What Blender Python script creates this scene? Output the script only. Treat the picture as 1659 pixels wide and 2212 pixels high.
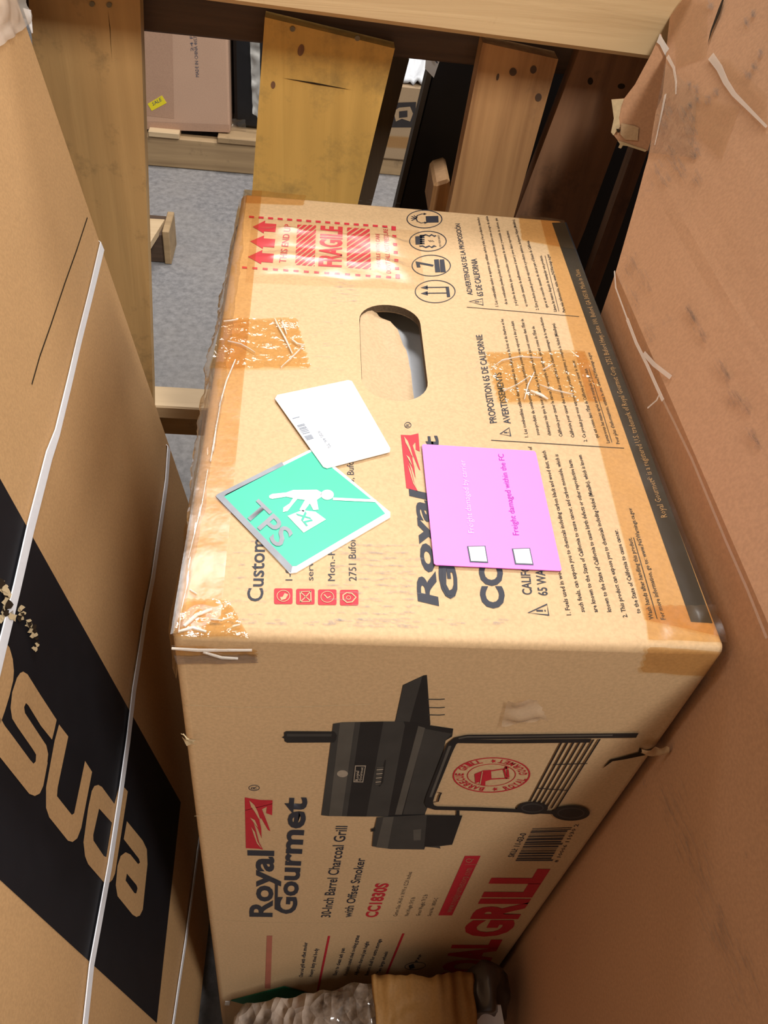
import bpy, bmesh, math, random
import numpy as np
from mathutils import Vector, Matrix, noise
from mathutils.geometry import tessellate_polygon

for o in list(bpy.data.objects):
    bpy.data.objects.remove(o, do_unlink=True)
SC = bpy.context.scene
COL = SC.collection
random.seed(7)

# ------------------------------------------------------------------ camera
W, D, T = 0.305, 0.490, 0.880          # carton: width, depth, height (stands on end on the floor)
CAM = np.array([0.0605, -0.2557, 1.2491])
PITCH, YAW, ROLL, FPX = 0.80641, 0.15542, 0.15703, 1809.26
_f = np.array([math.sin(YAW)*math.cos(PITCH), math.cos(YAW)*math.cos(PITCH), -math.sin(PITCH)])
_r = np.array([math.cos(YAW), -math.sin(YAW), 0.0]); _u = np.cross(_r, _f)
CR = _r*math.cos(ROLL)+_u*math.sin(ROLL); CU = -_r*math.sin(ROLL)+_u*math.cos(ROLL); CF = _f
cd = bpy.data.cameras.new('camera'); cam = bpy.data.objects.new('camera', cd); COL.objects.link(cam)
cd.sensor_fit = 'VERTICAL'; cd.sensor_height = 36.0; cd.sensor_width = 27.0
cd.lens = FPX/2212*36.0; cd.clip_start = 0.01
m = Matrix.Identity(4)
for i in range(3):
    m[i][0] = CR[i]; m[i][1] = CU[i]; m[i][2] = -CF[i]; m[i][3] = CAM[i]
cam.matrix_world = m
SC.camera = cam

# ------------------------------------------------------------------ light and exposure
SC.view_settings.view_transform = 'Standard'; SC.view_settings.look = 'None'
SC.view_settings.gamma = 1.0; SC.view_settings.use_curve_mapping = False
SC.view_settings.exposure = 0.0
wd = bpy.data.worlds.new('warehouse_air'); SC.world = wd; wd.use_nodes = True
bg = wd.node_tree.nodes['Background']; bg.inputs[0].default_value = (1.0, 0.90, 0.76, 1); bg.inputs[1].default_value = 0.09
def area(name, loc, target, sx, sy, power, col=(1, .93, .82)):
    l = bpy.data.lights.new(name, 'AREA'); l.shape = 'RECTANGLE'; l.size = sx; l.size_y = sy
    l.energy = power; l.color = col
    o = bpy.data.objects.new(name, l); COL.objects.link(o); o.location = loc
    o.rotation_euler = (Vector(target)-Vector(loc)).to_track_quat('-Z', 'Y').to_euler()
    return o
area('ceiling_lamp', (0.98, -1.40, 3.7), (0.15, 0.2, 0.9), 0.28, 0.9, 96, (1, .95, .88))
area('ceiling_lamp', (2.70, -0.20, 4.0), (0.15, 0.2, 0.9), 0.5, 1.4, 95, (1, .95, .88))
area('ceiling_lamp', (-2.40, -0.20, 4.0), (0.15, 0.2, 0.9), 0.5, 1.4, 24, (1, .95, .88))
area('ceiling_lamp', (0.30, 2.30, 4.1), (0.1, 0.4, 0.9), 1.7, 0.70, 128, (1, .97, .94))

# ------------------------------------------------------------------ pixel -> point on a real plane
def ray(px): return CF+CR*(px[0]-829.5)/FPX+CU*(1106-px[1])/FPX
def onplane(px, p0, n):
    d = ray(px); n = np.asarray(n, float)
    return CAM+d*(((np.asarray(p0, float)-CAM)@n)/(d@n))
def pX(px, x): return onplane(px, (x, 0, 0), (1, 0, 0))
def pY(px, y): return onplane(px, (0, y, 0), (0, 1, 0))
def pZ(px, z): return onplane(px, (0, 0, z), (0, 0, 1))
class Face:                              # a flat face: origin, normal
    def __init__(s, p0, n): s.p0 = np.array(p0, float); s.n = np.array(n, float)/np.linalg.norm(n)
    def at(s, px, h=0.0): return onplane(px, s.p0, s.n)+s.n*h
class Zoom:                              # pixel frame of a crop of the photograph
    def __init__(s, x0, y0, k): s.x0, s.y0, s.k = x0, y0, k
    def __call__(s, *pts):
        r = [(s.x0+a*s.k, s.y0+b*s.k) for a, b in pts]
        return r if len(r) > 1 else r[0]

# ------------------------------------------------------------------ materials
def newmat(name):
    mt = bpy.data.materials.new(name); mt.use_nodes = True
    nt = mt.node_tree; return mt, nt, nt.nodes['Principled BSDF']
def N(nt, t, **kw):
    n = nt.nodes.new(t)
    for k, v in kw.items():
        if k in n.inputs: n.inputs[k].default_value = v
        else: setattr(n, k, v)
    return n
def coords(nt, scale=(1, 1, 1), rot=(0, 0, 0)):
    tc = N(nt, 'ShaderNodeTexCoord'); mp = N(nt, 'ShaderNodeMapping')
    mp.inputs['Scale'].default_value = scale; mp.inputs['Rotation'].default_value = rot
    nt.links.new(tc.outputs['Object'], mp.inputs['Vector']); return mp.outputs['Vector']
def ramp(nt, fac, stops):
    r = N(nt, 'ShaderNodeValToRGB'); e = r.color_ramp.elements
    while len(e) < len(stops): e.new(0.5)
    for i, (p, c) in enumerate(stops):
        e[i].position = p; e[i].color = (*c, 1) if len(c) == 3 else c
    nt.links.new(fac, r.inputs['Fac']); return r.outputs['Color']
def noisetex(nt, vec, scale, detail=4, rough=.55):
    n = N(nt, 'ShaderNodeTexNoise'); n.inputs['Scale'].default_value = scale
    n.inputs['Detail'].default_value = detail; n.inputs['Roughness'].default_value = rough
    nt.links.new(vec, n.inputs['Vector']); return n.outputs['Fac']
def mixc(nt, fac, a, b, mode='MIX'):
    mx = N(nt, 'ShaderNodeMix', data_type='RGBA', blend_type=mode)
    for k, v in (('Factor', fac), ('A', a), ('B', b)):
        sock = [s for s in mx.inputs if s.name == k and (s.type == 'RGBA' or k == 'Factor' and s.type == 'VALUE')][0]
        if isinstance(v, (int, float)): sock.default_value = v
        elif isinstance(v, tuple): sock.default_value = (*v, 1)
        else: nt.links.new(v, sock)
    return [s for s in mx.outputs if s.type == 'RGBA'][0]
def bump(nt, bsdf, height, strength, dist=.001):
    b = N(nt, 'ShaderNodeBump'); b.inputs['Strength'].default_value = strength; b.inputs['Distance'].default_value = dist
    nt.links.new(height, b.inputs['Height']); nt.links.new(b.outputs['Normal'], bsdf.inputs['Normal'])
def kraft(name, col, dark=.82, scuff=None, scuff_scale=(1, 1, 1), amount=(.62, .74), flute=None, rough=.62):
    mt, nt, b = newmat(name)
    v = coords(nt)
    f1 = noisetex(nt, v, 9, 3); f2 = noisetex(nt, v, 420, 2); f3 = noisetex(nt, coords(nt, (60, 900, 60)), 1.0, 2)
    c = mixc(nt, f1, tuple(x*dark for x in col), tuple(min(1, x*1.12) for x in col))
    c = mixc(nt, .28, c, ramp(nt, f2, [(.35, tuple(x*.72 for x in col)), (.65, tuple(min(1, x*1.2) for x in col))]))
    if scuff:
        s = noisetex(nt, coords(nt, scuff_scale), 1.0, 5, .7)
        c = mixc(nt, ramp(nt, s, [(amount[0], (0, 0, 0)), (amount[1], (.75, .75, .75))]), c, scuff)
    nt.links.new(c, b.inputs['Base Color']); b.inputs['Roughness'].default_value = rough
    b.inputs['Specular IOR Level'].default_value = .3
    h = mixc(nt, .35, f2, noisetex(nt, v, 26, 3))
    bump(nt, b, h, .10, .001)
    return mt
def flat(name, col, rough=.5, spec=.35, var=.12, scale=60):
    mt, nt, b = newmat(name)
    f = noisetex(nt, coords(nt), scale, 4)
    c = mixc(nt, f, tuple(x*(1-var) for x in col), tuple(min(1, x*(1+var)) for x in col))
    nt.links.new(c, b.inputs['Base Color']); b.inputs['Roughness'].default_value = rough
    b.inputs['Specular IOR Level'].default_value = spec
    return mt
def wood(name, light, dark, axis, stain=None, amount=(.56, .72), k=1.0, contrast=(.3, .7), rough=.7):
    mt, nt, b = newmat(name)
    sc = [95*k, 95*k, 95*k]; sc['xyz'.index(axis)] = 5*k
    v = coords(nt, tuple(sc))
    d = N(nt, 'ShaderNodeTexNoise'); d.inputs['Scale'].default_value = .7; d.inputs['Detail'].default_value = 6
    d.inputs['Distortion'].default_value = .8; nt.links.new(v, d.inputs['Vector'])
    c = ramp(nt, d.outputs['Fac'], [(contrast[0], dark), (contrast[1], light)])
    big = noisetex(nt, coords(nt), 7, 4)
    c = mixc(nt, ramp(nt, big, [(.35, (0, 0, 0)), (.7, (.6, .6, .6))]), c, tuple(x*.8 for x in light))
    if stain:
        s = noisetex(nt, coords(nt, (1, 1, 1)), 16, 6, .72)
        c = mixc(nt, ramp(nt, s, [(amount[0], (0, 0, 0)), (amount[1], (.8, .8, .8))]), c, stain)
    nt.links.new(c, b.inputs['Base Color']); b.inputs['Roughness'].default_value = rough
    bump(nt, b, d.outputs['Fac'], .5, .002); return mt
def film(name, tint, rough=.12, wr=70, strength=.25, opacity=.10, body=(.75, .6, .4), stretch=(1, 1, 1)):
    """clear packing tape: tinted see-through film with a glossy, wrinkled skin"""
    mt = bpy.data.materials.new(name); mt.use_nodes = True; nt = mt.node_tree; nt.nodes.clear()
    out = N(nt, 'ShaderNodeOutputMaterial'); tr = N(nt, 'ShaderNodeBsdfTransparent'); tr.inputs['Color'].default_value = (*tint, 1)
    df = N(nt, 'ShaderNodeBsdfDiffuse'); df.inputs['Color'].default_value = (*body, 1)
    gl = N(nt, 'ShaderNodeBsdfGlossy'); gl.inputs['Roughness'].default_value = rough
    m1 = N(nt, 'ShaderNodeMixShader'); m1.inputs[0].default_value = opacity
    m2 = N(nt, 'ShaderNodeMixShader'); lw_ = N(nt, 'ShaderNodeLayerWeight'); lw_.inputs['Blend'].default_value = .5
    pw = N(nt, 'ShaderNodeMath', operation='POWER'); pw.inputs[1].default_value = 5.0; nt.links.new(lw_.outputs['Facing'], pw.inputs[0])
    fr = N(nt, 'ShaderNodeMath', operation='MULTIPLY_ADD'); fr.inputs[1].default_value = .95; fr.inputs[2].default_value = .045; nt.links.new(pw.outputs[0], fr.inputs[0])
    nz = noisetex(nt, coords(nt, stretch), wr, 3, .5)
    bp = N(nt, 'ShaderNodeBump'); bp.inputs['Strength'].default_value = strength; bp.inputs['Distance'].default_value = .004
    nt.links.new(nz, bp.inputs['Height'])
    for n in (gl, lw_): nt.links.new(bp.outputs['Normal'], n.inputs['Normal'])
    nt.links.new(tr.outputs[0], m1.inputs[1]); nt.links.new(df.outputs[0], m1.inputs[2])
    nt.links.new(fr.outputs[0], m2.inputs[0]); nt.links.new(m1.outputs[0], m2.inputs[1]); nt.links.new(gl.outputs[0], m2.inputs[2])
    nt.links.new(m2.outputs[0], out.inputs['Surface']); return mt

K = (.50, .335, .185)
M = {}
M['carton'] = kraft('carton_kraft', (.56, .385, .215), .93, scuff=(.30, .25, .22), scuff_scale=(16, 260, 30), amount=(.70, .82))
M['carton_front'] = kraft('carton_front_kraft', (.56, .385, .215), .93)
M['inside'] = kraft('inside_kraft', (.52, .37, .22), .9)
M['rim'] = flat('corrugated_rim', (.10, .07, .045), .9, .1, .6, 900)
M['tall'] = kraft('tall_carton_kraft', (.50, .305, .145), .84)
M['right'] = kraft('wrapped_carton_kraft', (.49, .275, .155), .88, scuff=(.22, .16, .13), scuff_scale=(30, 9, 16), amount=(.64, .80))
M['package'] = kraft('package_paper', (.34, .18, .055), .7)
M['bgbox'] = kraft('far_carton_kraft', (.56, .36, .255), .95)
M['bgbox_dark'] = kraft('far_carton_tape_kraft', (.47, .29, .20), .95)  # slightly darker kraft for the strips on the far carton
M['bgbox2'] = kraft('small_far_carton_kraft', (.40, .28, .17), .85)
M['ink'] = flat('dark_ink', (.030, .032, .045), .55, .3, .2)
M['ink_soft'] = flat('thin_dark_ink', (.040, .034, .034), .6, .2, .2)
M['ink_band'] = flat('black_band_ink', (.010, .010, .013), .55, .25, .3, 30)
M['band_text'] = flat('band_lettering', (.40, .28, .17), .6, .2)
M['red'] = flat('red_ink', (.52, .028, .045), .55, .3, .12)
M['red_front'] = flat('red_ink_front', (.47, .022, .035), .6, .25, .2, 300)
M['red_pale'] = flat('pale_red_ink', (.44, .15, .10), .6, .25, .15)
M['grill_a'] = flat('picture_black', (.018, .017, .017), .55, .3, .4, 40)
M['grill_b'] = flat('picture_charcoal', (.045, .043, .040), .55, .3, .35, 40)
M['grill_c'] = flat('picture_grey', (.090, .083, .072), .55, .3, .3, 40)
M['grill_d'] = flat('picture_silver', (.34, .29, .23), .5, .4, .3, 300)
M['pink'] = flat('pink_label_paper', (.90, .24, .86), .5, .3, .02)
M['pink_print'] = flat('pink_label_print', (.42, .05, .40), .6, .2)
M['pink_pale'] = flat('pink_label_pale_print', (.95, .52, .92), .6, .2)
M['white'] = flat('white_paper', (.86, .86, .87), .5, .3, .02)
M['greyink'] = flat('grey_print', (.10, .11, .15), .6, .2)
M['faint'] = flat('faint_print', (.22, .26, .33), .6, .2)
M['teal'] = flat('teal_print', (.025, .47, .31), .42, .4, .10, 25)
M['teal_dark'] = flat('dark_green_print', (.004, .13, .065), .45, .4, .2, 25)
M['silver'] = flat('silver_foil', (.24, .26, .30), .45, .4, .5, 60)
M['sticker_white'] = flat('sticker_white', (.80, .83, .85), .4, .4, .15, 45)
M['yellow'] = flat('yellow_sticker', (.85, .72, .03), .5, .3, .04)
M['foam'] = flat('white_foam', (.72, .74, .78), .7, .2, .05, 200)
M['tape'] = film('clear_tape', (.93, .80, .60), .24, 60, .12, .015)
M['tape_pale'] = film('pale_tape', (.965, .93, .885), .3, 60, .15, .03)
M['tape_wrinkled'] = film('wrinkled_tape', (.93, .79, .56), .09, 110, .55, .03)
M['tape_gloss'] = film('glossy_tape', (.985, .955, .91), .26, 60, .10, .0)
M['tape_grey'] = film('grey_tape', (.74, .70, .66), .2, 120, .4, .15, (.5, .45, .42), (1, 8, 8))
M['wrap'] = film('stretch_wrap', (.93, .91, .88), .08, 90, .5, .05, (.7, .68, .64), (3, 1, 1))
M['film'] = film('clear_film', (.93, .91, .88), .07, 40, .35, .08, (.55, .53, .50), (4, .5, 4))
M['scuff'] = film('scuff_grime', (.90, .90, .92), .6, 300, .0, .03, (.12, .11, .12))
M['scuff_dark'] = film('dark_scuff', (.94, .925, .91), .6, 300, .0, .02, (.10, .08, .07))
M['haze'] = film('hazy_film_fold', (.97, .95, .93), .35, 30, .1, .35, (.85, .78, .70))
M['haze_soft'] = film('rubbed_film', (.98, .96, .94), .4, 60, .3, .16, (.80, .70, .56))
M['glint_film'] = film('glint_white_film', (.97, .95, .92), .12, 200, .6, .45, (.9, .88, .84))  # white body colour paints the glints on tape; also used for loose film
M['strap'] = flat('white_strap', (.78, .80, .86), .4, .4, .08, 200)
M['board_yellow'] = wood('yellowed_board', (.78, .49, .13), (.55, .34, .085), 'z', (.17, .13, .05), (.50, .78), .8, (.25, .75))
M['board_olive'] = wood('olive_board', (.56, .35, .14), (.36, .22, .085), 'z', (.07, .06, .03), (.55, .78), .8, (.25, .75))
M['board_raw'] = wood('raw_board', (.55, .31, .13), (.30, .15, .06), 'z', (.18, .10, .05), (.60, .80))
M['board_brown'] = wood('brown_board', (.25, .125, .06), (.13, .06, .03), 'z', (.05, .03, .02), (.58, .78))
M['board_dark'] = wood('dark_board', (.075, .05, .03), (.03, .02, .013), 'z')
M['stringer_dark'] = wood('dark_stringer', (.10, .058, .034), (.045, .026, .017), 'x')
M['rail'] = wood('pale_rail', (.70, .52, .29), (.50, .34, .17), 'x', (.30, .19, .09), (.62, .85), .8, (.2, .8))
M['rail_low'] = wood('pale_low_rail', (.66, .49, .30), (.52, .37, .21), 'x', None, k=.8)
M['far_wood'] = wood('far_pallet_wood', (.47, .32, .17), (.27, .175, .09), 'x', (.14, .09, .05), (.58, .75), .5)
M['fibre'] = flat('torn_fibre', (.58, .46, .28), .9, .1, .3, 300)
M['hole'] = flat('torn_dark', (.03, .02, .012), .9, .1)
M['nail'] = flat('nail_head', (.16, .14, .09), .5, .5)
M['black'] = flat('black_plastic_and_void', (.008, .008, .010), .5, .4, .4, 20)
M['dark_film'] = flat('dark_film', (.055, .042, .035), .3, .5, .5, 40)
M['bubble'] = None
mt, nt, b = newmat('concrete_floor')
f1 = noisetex(nt, coords(nt), 55, 6, .7); f2 = noisetex(nt, coords(nt), 3.5, 4)
c = ramp(nt, f1, [(.3, (.13, .128, .135)), (.7, (.30, .29, .295))])
c = mixc(nt, ramp(nt, f2, [(.4, (0, 0, 0)), (.75, (.5, .5, .5))]), c, (.30, .275, .25))
nt.links.new(c, b.inputs['Base Color']); b.inputs['Roughness'].default_value = .8; bump(nt, b, f1, .5, .004)
M['floor'] = mt
mt, nt, b = newmat('bubble_film')
b.inputs['Base Color'].default_value = (.60, .50, .42, 1); b.inputs['Roughness'].default_value = .12
b.inputs['Specular IOR Level'].default_value = .8; b.inputs['Coat Weight'].default_value = .6
vo = N(nt, 'ShaderNodeTexVoronoi'); vo.inputs['Scale'].default_value = 70; nt.links.new(coords(nt), vo.inputs['Vector'])
nt.links.new(ramp(nt, noisetex(nt, coords(nt), 30, 4), [(.38, (.07, .045, .03)), (.66, (.46, .38, .32))]), b.inputs['Base Color'])
bump(nt, b, vo.outputs['Distance'], .8, .01); M['bubble'] = mt

# ------------------------------------------------------------------ objects
def thing(name, label, cat, loc, group=None):
    o = bpy.data.objects.new(name, None); COL.objects.link(o); o.location = loc; o.empty_display_size = .1
    o['label'] = label; o['category'] = cat
    if group: o['group'] = group
    return o
def root_loc(p):
    v = Vector((0, 0, 0))
    while p is not None: v += p.location; p = p.parent
    return v
def link(name, me, mat, parent=None, smooth=False, label=None):
    o = bpy.data.objects.new(name, me); COL.objects.link(o)
    if mat: me.materials.append(M[mat])
    if parent is not None:
        o.parent = parent; r = root_loc(parent)
        me.transform(Matrix.Translation(-r))
    if smooth:
        for p in me.polygons: p.use_smooth = True
    if label: o['label'] = label
    return o
def frombm(name, bm, mat, parent=None, smooth=False, label=None):
    bmesh.ops.recalc_face_normals(bm, faces=bm.faces)
    me = bpy.data.meshes.new(name); bm.to_mesh(me); bm.free()
    return link(name, me, mat, parent, smooth, label)
def polymesh(name, outer, holes, mat, parent, n, thick=0.0, label=None):
    """flat polygon (with holes) in 3D; thick > 0 gives it a rim downwards along -n"""
    loops = [[Vector(p) for p in outer]]+[[Vector(p) for p in h] for h in holes]
    vs = [v for l in loops for v in l]; tris = tessellate_polygon(loops)
    nv = Vector(n); faces = []
    for t in tris:
        a, b_, c_ = (vs[i] for i in t)
        faces.append(tuple(t) if (b_-a).cross(c_-a).dot(nv) > 0 else tuple(reversed(t)))
    if thick:
        k = len(vs); low = [v-nv*thick for v in vs]; s = 0
        fl = [tuple(i+k for i in reversed(f)) for f in faces]
        for l in loops:
            m_ = len(l)
            for i in range(m_):
                a, b_ = s+i, s+(i+1) % m_
                fl.append((a, b_, b_+k, a+k))
            s += m_
        vs = vs+low; faces = faces+fl
    me = bpy.data.meshes.new(name); me.from_pydata([tuple(v) for v in vs], [], faces); me.update()
    return link(name, me, mat, parent, False, label)
def poly(face, px, mat, parent, h=.0003, name='printed_shape', holes=(), thick=0.0, label=None):
    return polymesh(name, [face.at(p, h) for p in px], [[face.at(p, h) for p in hh] for hh in holes], mat, parent, face.n, thick, label)
def ellipse(c, rx, ry, n=28, rot=0):
    return [(c[0]+rx*math.cos(2*math.pi*i/n)*math.cos(rot)-ry*math.sin(2*math.pi*i/n)*math.sin(rot),
             c[1]+rx*math.cos(2*math.pi*i/n)*math.sin(rot)+ry*math.sin(2*math.pi*i/n)*math.cos(rot)) for i in range(n)]
def ringpx(face, c, rx, ry, w, mat, parent, h=.0003, name='printed_ring', wy=None, rot=0):
    wy = w if wy is None else wy
    return poly(face, ellipse(c, rx, ry, 40, rot), mat, parent, h, name, [list(reversed(ellipse(c, rx-w, ry-wy, 40, rot)))])
def stroke(face, px, w, mat, parent, h=.0003, name='printed_line', closed=False):
    """a line of constant width (metres) laid on the face through pixel points"""
    P = [Vector(face.at(p, h)) for p in px]; n = Vector(face.n); L = []; R_ = []
    if closed: P = P+[P[0]]
    k = len(P)
    for i in range(k):
        if closed: t = (P[(i+1) % (k-1)]-P[(i-1) % (k-1)])
        else: t = P[min(i+1, k-1)]-P[max(i-1, 0)]
        t.normalize(); s = n.cross(t)*w*.5
        L.append(P[i]+s); R_.append(P[i]-s)
    vs = L+R_; fs = [(i, i+k, i+1+k, i+1) for i in range(k-1)]
    me = bpy.data.meshes.new(name); me.from_pydata([tuple(v) for v in vs], [], fs); me.update()
    return link(name, me, mat, parent)
_cap = {}
def textmesh(body, bold=0.0, res=3, space=1.0):
    cu = bpy.data.curves.new('t', 'FONT'); cu.body = body; cu.size = 1.0; cu.resolution_u = res; cu.offset = bold
    cu.space_character = space
    o = bpy.data.objects.new('t', cu); COL.objects.link(o)
    bpy.context.view_layer.update()
    me = bpy.data.meshes.new_from_object(o.evaluated_get(bpy.context.evaluated_depsgraph_get()))
    bpy.data.objects.remove(o); bpy.data.curves.remove(cu)
    co = np.array([v.co for v in me.vertices]); return me, co
def capheight():
    if 'c' not in _cap:
        me, co = textmesh('H'); _cap['c'] = co[:, 1].max()
    return _cap['c']
def text(face, body, p0, p1, p2, mat, parent, bold=0.0, h=.0003, name='printed_text', res=3, label=None, anchor=None, cap=None, italic=0.0):
    """lettering on a face: baseline from p0 to p1, cap height reached at p2 above p0 (photo pixels)"""
    me, co = textmesh(body, bold, res)
    a, b_ = co[:, 0].min(), co[:, 0].max()
    if anchor:
        m2, c2 = textmesh(anchor, bold, 2); a = b_-(c2[:, 0].max()-c2[:, 0].min())
    ch = capheight() if cap is None else cap
    A = face.at(p0, h); X = face.at(p1, h)-A; Y = face.at(p2, h)-A
    for v in me.vertices:
        q = A+X*((v.co.x+italic*v.co.y-a)/(b_-a))+Y*(v.co.y/ch)
        v.co = q
    return link(name, me, mat, parent, False, label)
def grid(name, c4, nu, nv, mat, parent, amp=0.0, n=(0, 0, 1), freq=60, seed=0, ragged=0.0, smooth=True, label=None):
    """bilinear patch between four corners with a crumpled surface"""
    A, B, Cc, Dd = (Vector(c_) for c_ in c4); nv3 = Vector(n); vs = []; fs = []
    for j in range(nv+1):
        for i in range(nu+1):
            u, v = i/nu, j/nv
            if ragged and i == nu: u += ragged*(1 if j % 2 else -.3)*(.5+random.random()*.5)
            p = (A*(1-u)+B*u)*(1-v)+(Dd*(1-u)+Cc*u)*v
            e = amp*noise.noise((p+Vector((seed, 0, 0)))*freq)
            vs.append(p+nv3*abs(e))
    for j in range(nv):
        for i in range(nu):
            a = j*(nu+1)+i; fs.append((a, a+1, a+nu+2, a+nu+1))
    me = bpy.data.meshes.new(name); me.from_pydata([tuple(v) for v in vs], [], fs); me.update()
    if sum((p.normal.dot(nv3) for p in me.polygons)) < 0: me.flip_normals()
    return link(name, me, mat, parent, smooth, label)
def hexa(name, front, depth, mat, parent, bev=.0015, label=None):
    """board: four front corners (tl, tr, br, bl) and a depth vector"""
    bm = bmesh.new(); d = Vector(depth)
    f = [bm.verts.new(Vector(p)) for p in front]; b_ = [bm.verts.new(Vector(p)+d) for p in front]
    bm.faces.new(f); bm.faces.new(list(reversed(b_)))
    for i in range(4): bm.faces.new((f[i], b_[i], b_[(i+1) % 4], f[(i+1) % 4]))
    if bev: bmesh.ops.bevel(bm, geom=list(bm.edges), offset=bev, segments=1, affect='EDGES')
    return frombm(name, bm, mat, parent, False, label)
def boxat(name, lo, hi, mat, parent=None, bev=.002, label=None):
    (x0, y0, z0), (x1, y1, z1) = lo, hi
    return hexa(name, [(x0, y0, z1), (x1, y0, z1), (x1, y0, z0), (x0, y0, z0)], (0, y1-y0, 0), mat, parent, bev, label)
def ribbon(name, pts, w, n, mat, parent, thick=.0008, label=None):
    """flat strap through 3D points; w a number or one width per point"""
    k = len(pts); P = [Vector(p) for p in pts]; nn = Vector(n).normalized(); vs = []; fs = []
    for i in range(k):
        t = (P[min(i+1, k-1)]-P[max(i-1, 0)]).normalized(); s = nn.cross(t).normalized()*((w[i] if isinstance(w, (list, tuple)) else w)*.5)
        vs += [P[i]-s, P[i]+s, P[i]+s-nn*thick, P[i]-s-nn*thick]
    for i in range(k-1):
        for a in range(4):
            b_ = (a+1) % 4; fs.append((i*4+a, i*4+b_, i*4+4+b_, i*4+4+a))
    me = bpy.data.meshes.new(name); me.from_pydata([tuple(v) for v in vs], [], fs+[(3, 2, 1, 0), (4*k-4, 4*k-3, 4*k-2, 4*k-1)]); me.update()
    return link(name, me, mat, parent, False, label)

# ================================================================== the setting
bm = bmesh.new(); bmesh.ops.create_grid(bm, x_segments=2, y_segments=2, size=6)
fl = frombm('floor', bm, 'floor'); fl.location = (0, 3.0, 0); fl['kind'] = 'structure'
fl['label'] = 'grey speckled concrete warehouse floor'; fl['category'] = 'floor'

# ================================================================== the grill carton
carton = thing('grill_carton', 'large brown grill carton standing on end, with pink, white and green stickers on top', 'box', (W/2, D/2, 0))
TOP = Face((0, 0, T), (0, 0, 1)); FRONT = Face((0, 0, 0), (0, -1, 0))
zt = Zoom(420, 400, .3014); zi = Zoom(840, 400, .2652); zc = Zoom(1000, 400, .4520)
zs = Zoom(380, 850, .3014); zp = Zoom(840, 850, .3978)
zf = Zoom(430, 1700, .3014); zg = Zoom(680, 1400, .4943); zh = Zoom(780, 1750, .3014); zl = Zoom(380, 1380, .3134)
# hand hole (stadium) in the top
HX0, HX1, HY0, HY1 = .1045, .1525, .2015, .3215; HR = .0235
def stadium(x0, x1, y0, y1, r, n=8):
    pts = []
    for cx, cy, a0 in ((x1-r, y0+r, -90), (x1-r, y1-r, 0), (x0+r, y1-r, 90), (x0+r, y0+r, 180)):
        for i in range(n+1):
            a = math.radians(a0+90*i/n); pts.append((cx+r*math.cos(a), cy+r*math.sin(a)))
    return pts
hole = stadium(HX0, HX1, HY0, HY1, HR)
bm = bmesh.new(); RB = .0055
v = [bm.verts.new((x, y, z)) for z in (0, T) for y in (0, D) for x in (0, W)]
for f in ((0, 2, 3, 1), (4, 5, 7, 6), (0, 1, 5, 4), (2, 6, 7, 3), (0, 4, 6, 2), (1, 3, 7, 5)): bm.faces.new([v[i] for i in f])
bmesh.ops.bevel(bm, geom=list(bm.edges), offset=RB, segments=4, profile=.5, affect='EDGES')
bm.faces.ensure_lookup_table()
topf = max(bm.faces, key=lambda f: f.calc_center_median().z if f.calc_area() > .05 else -1)
bmesh.ops.delete(bm, geom=[topf], context='FACES_ONLY')
body = frombm('body', bm, 'carton_front', carton, False)
for p in body.data.polygons: p.use_smooth = p.area < .01
top = polymesh('top_panel', [(RB, RB, T), (W-RB, RB, T), (W-RB, D-RB, T), (RB, D-RB, T)], [[(x, y, T) for x, y in reversed(hole)]], 'carton', carton, (0, 0, 1))
# corrugated wall of the hole, folded-in flap, foam inside
def wall(loop, z0, z1, name, mat):
    k = len(loop); vs = [(x, y, z0) for x, y in loop]+[(x, y, z1) for x, y in loop]
    me = bpy.data.meshes.new(name); me.from_pydata(vs, [], [(i, (i+1) % k, (i+1) % k+k, i+k) for i in range(k)]); me.update()
    return link(name, me, mat, carton)
wall(hole, T-.0001, T-.0060, 'hole_rim', 'rim')
hin = stadium(HX0-.0012, HX1+.0012, HY0-.0012, HY1+.0012, HR+.001)
wall(hin, T-.006, T-.0075, 'hole_rim', 'inside')
# flap: hinged on the left side of the hole, pushed in and down
fm = []
nu, nv_ = 10, 14
vs = []; fs = []
for j in range(nv_+1):
    y = HY0-.001+(HY1-HY0+.0)*j/nv_
    t = j/nv_
    # width of the flap at this y follows the round ends
    e = min(t, 1-t)*(HY1-HY0)
    half = math.sqrt(max(0, HR**2-max(0, HR-e)**2))/HR
    for i in range(nu+1):
        u = i/nu
        x = HX0+.0005+(1-half)*.011+u*(.031+.004*half+.006*(1-t)-.006*max(0, t-.6)*2.5)*max(.25, half)
        z = T-.0020-u*.012-.003*math.sin(u*2.2+t*3)*u-.0012*noise.noise(Vector((u*3, t*6, 1)))*u*3
        vs.append((x, y, z))
for j in range(nv_):
    for i in range(nu):
        a = j*(nu+1)+i; fs.append((a, a+1, a+nu+2, a+nu+1))
me = bpy.data.meshes.new('handle_flap'); me.from_pydata(vs, [], fs); me.update()
link('handle_flap', me, 'inside', carton, True, 'kraft flap pushed into the hand hole')
boxat('foam_insert', (.06, .15, T-.11), (.26, .36, T-.026), 'foam', carton, .004, 'pale grey foam seen through the hand hole')

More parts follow.
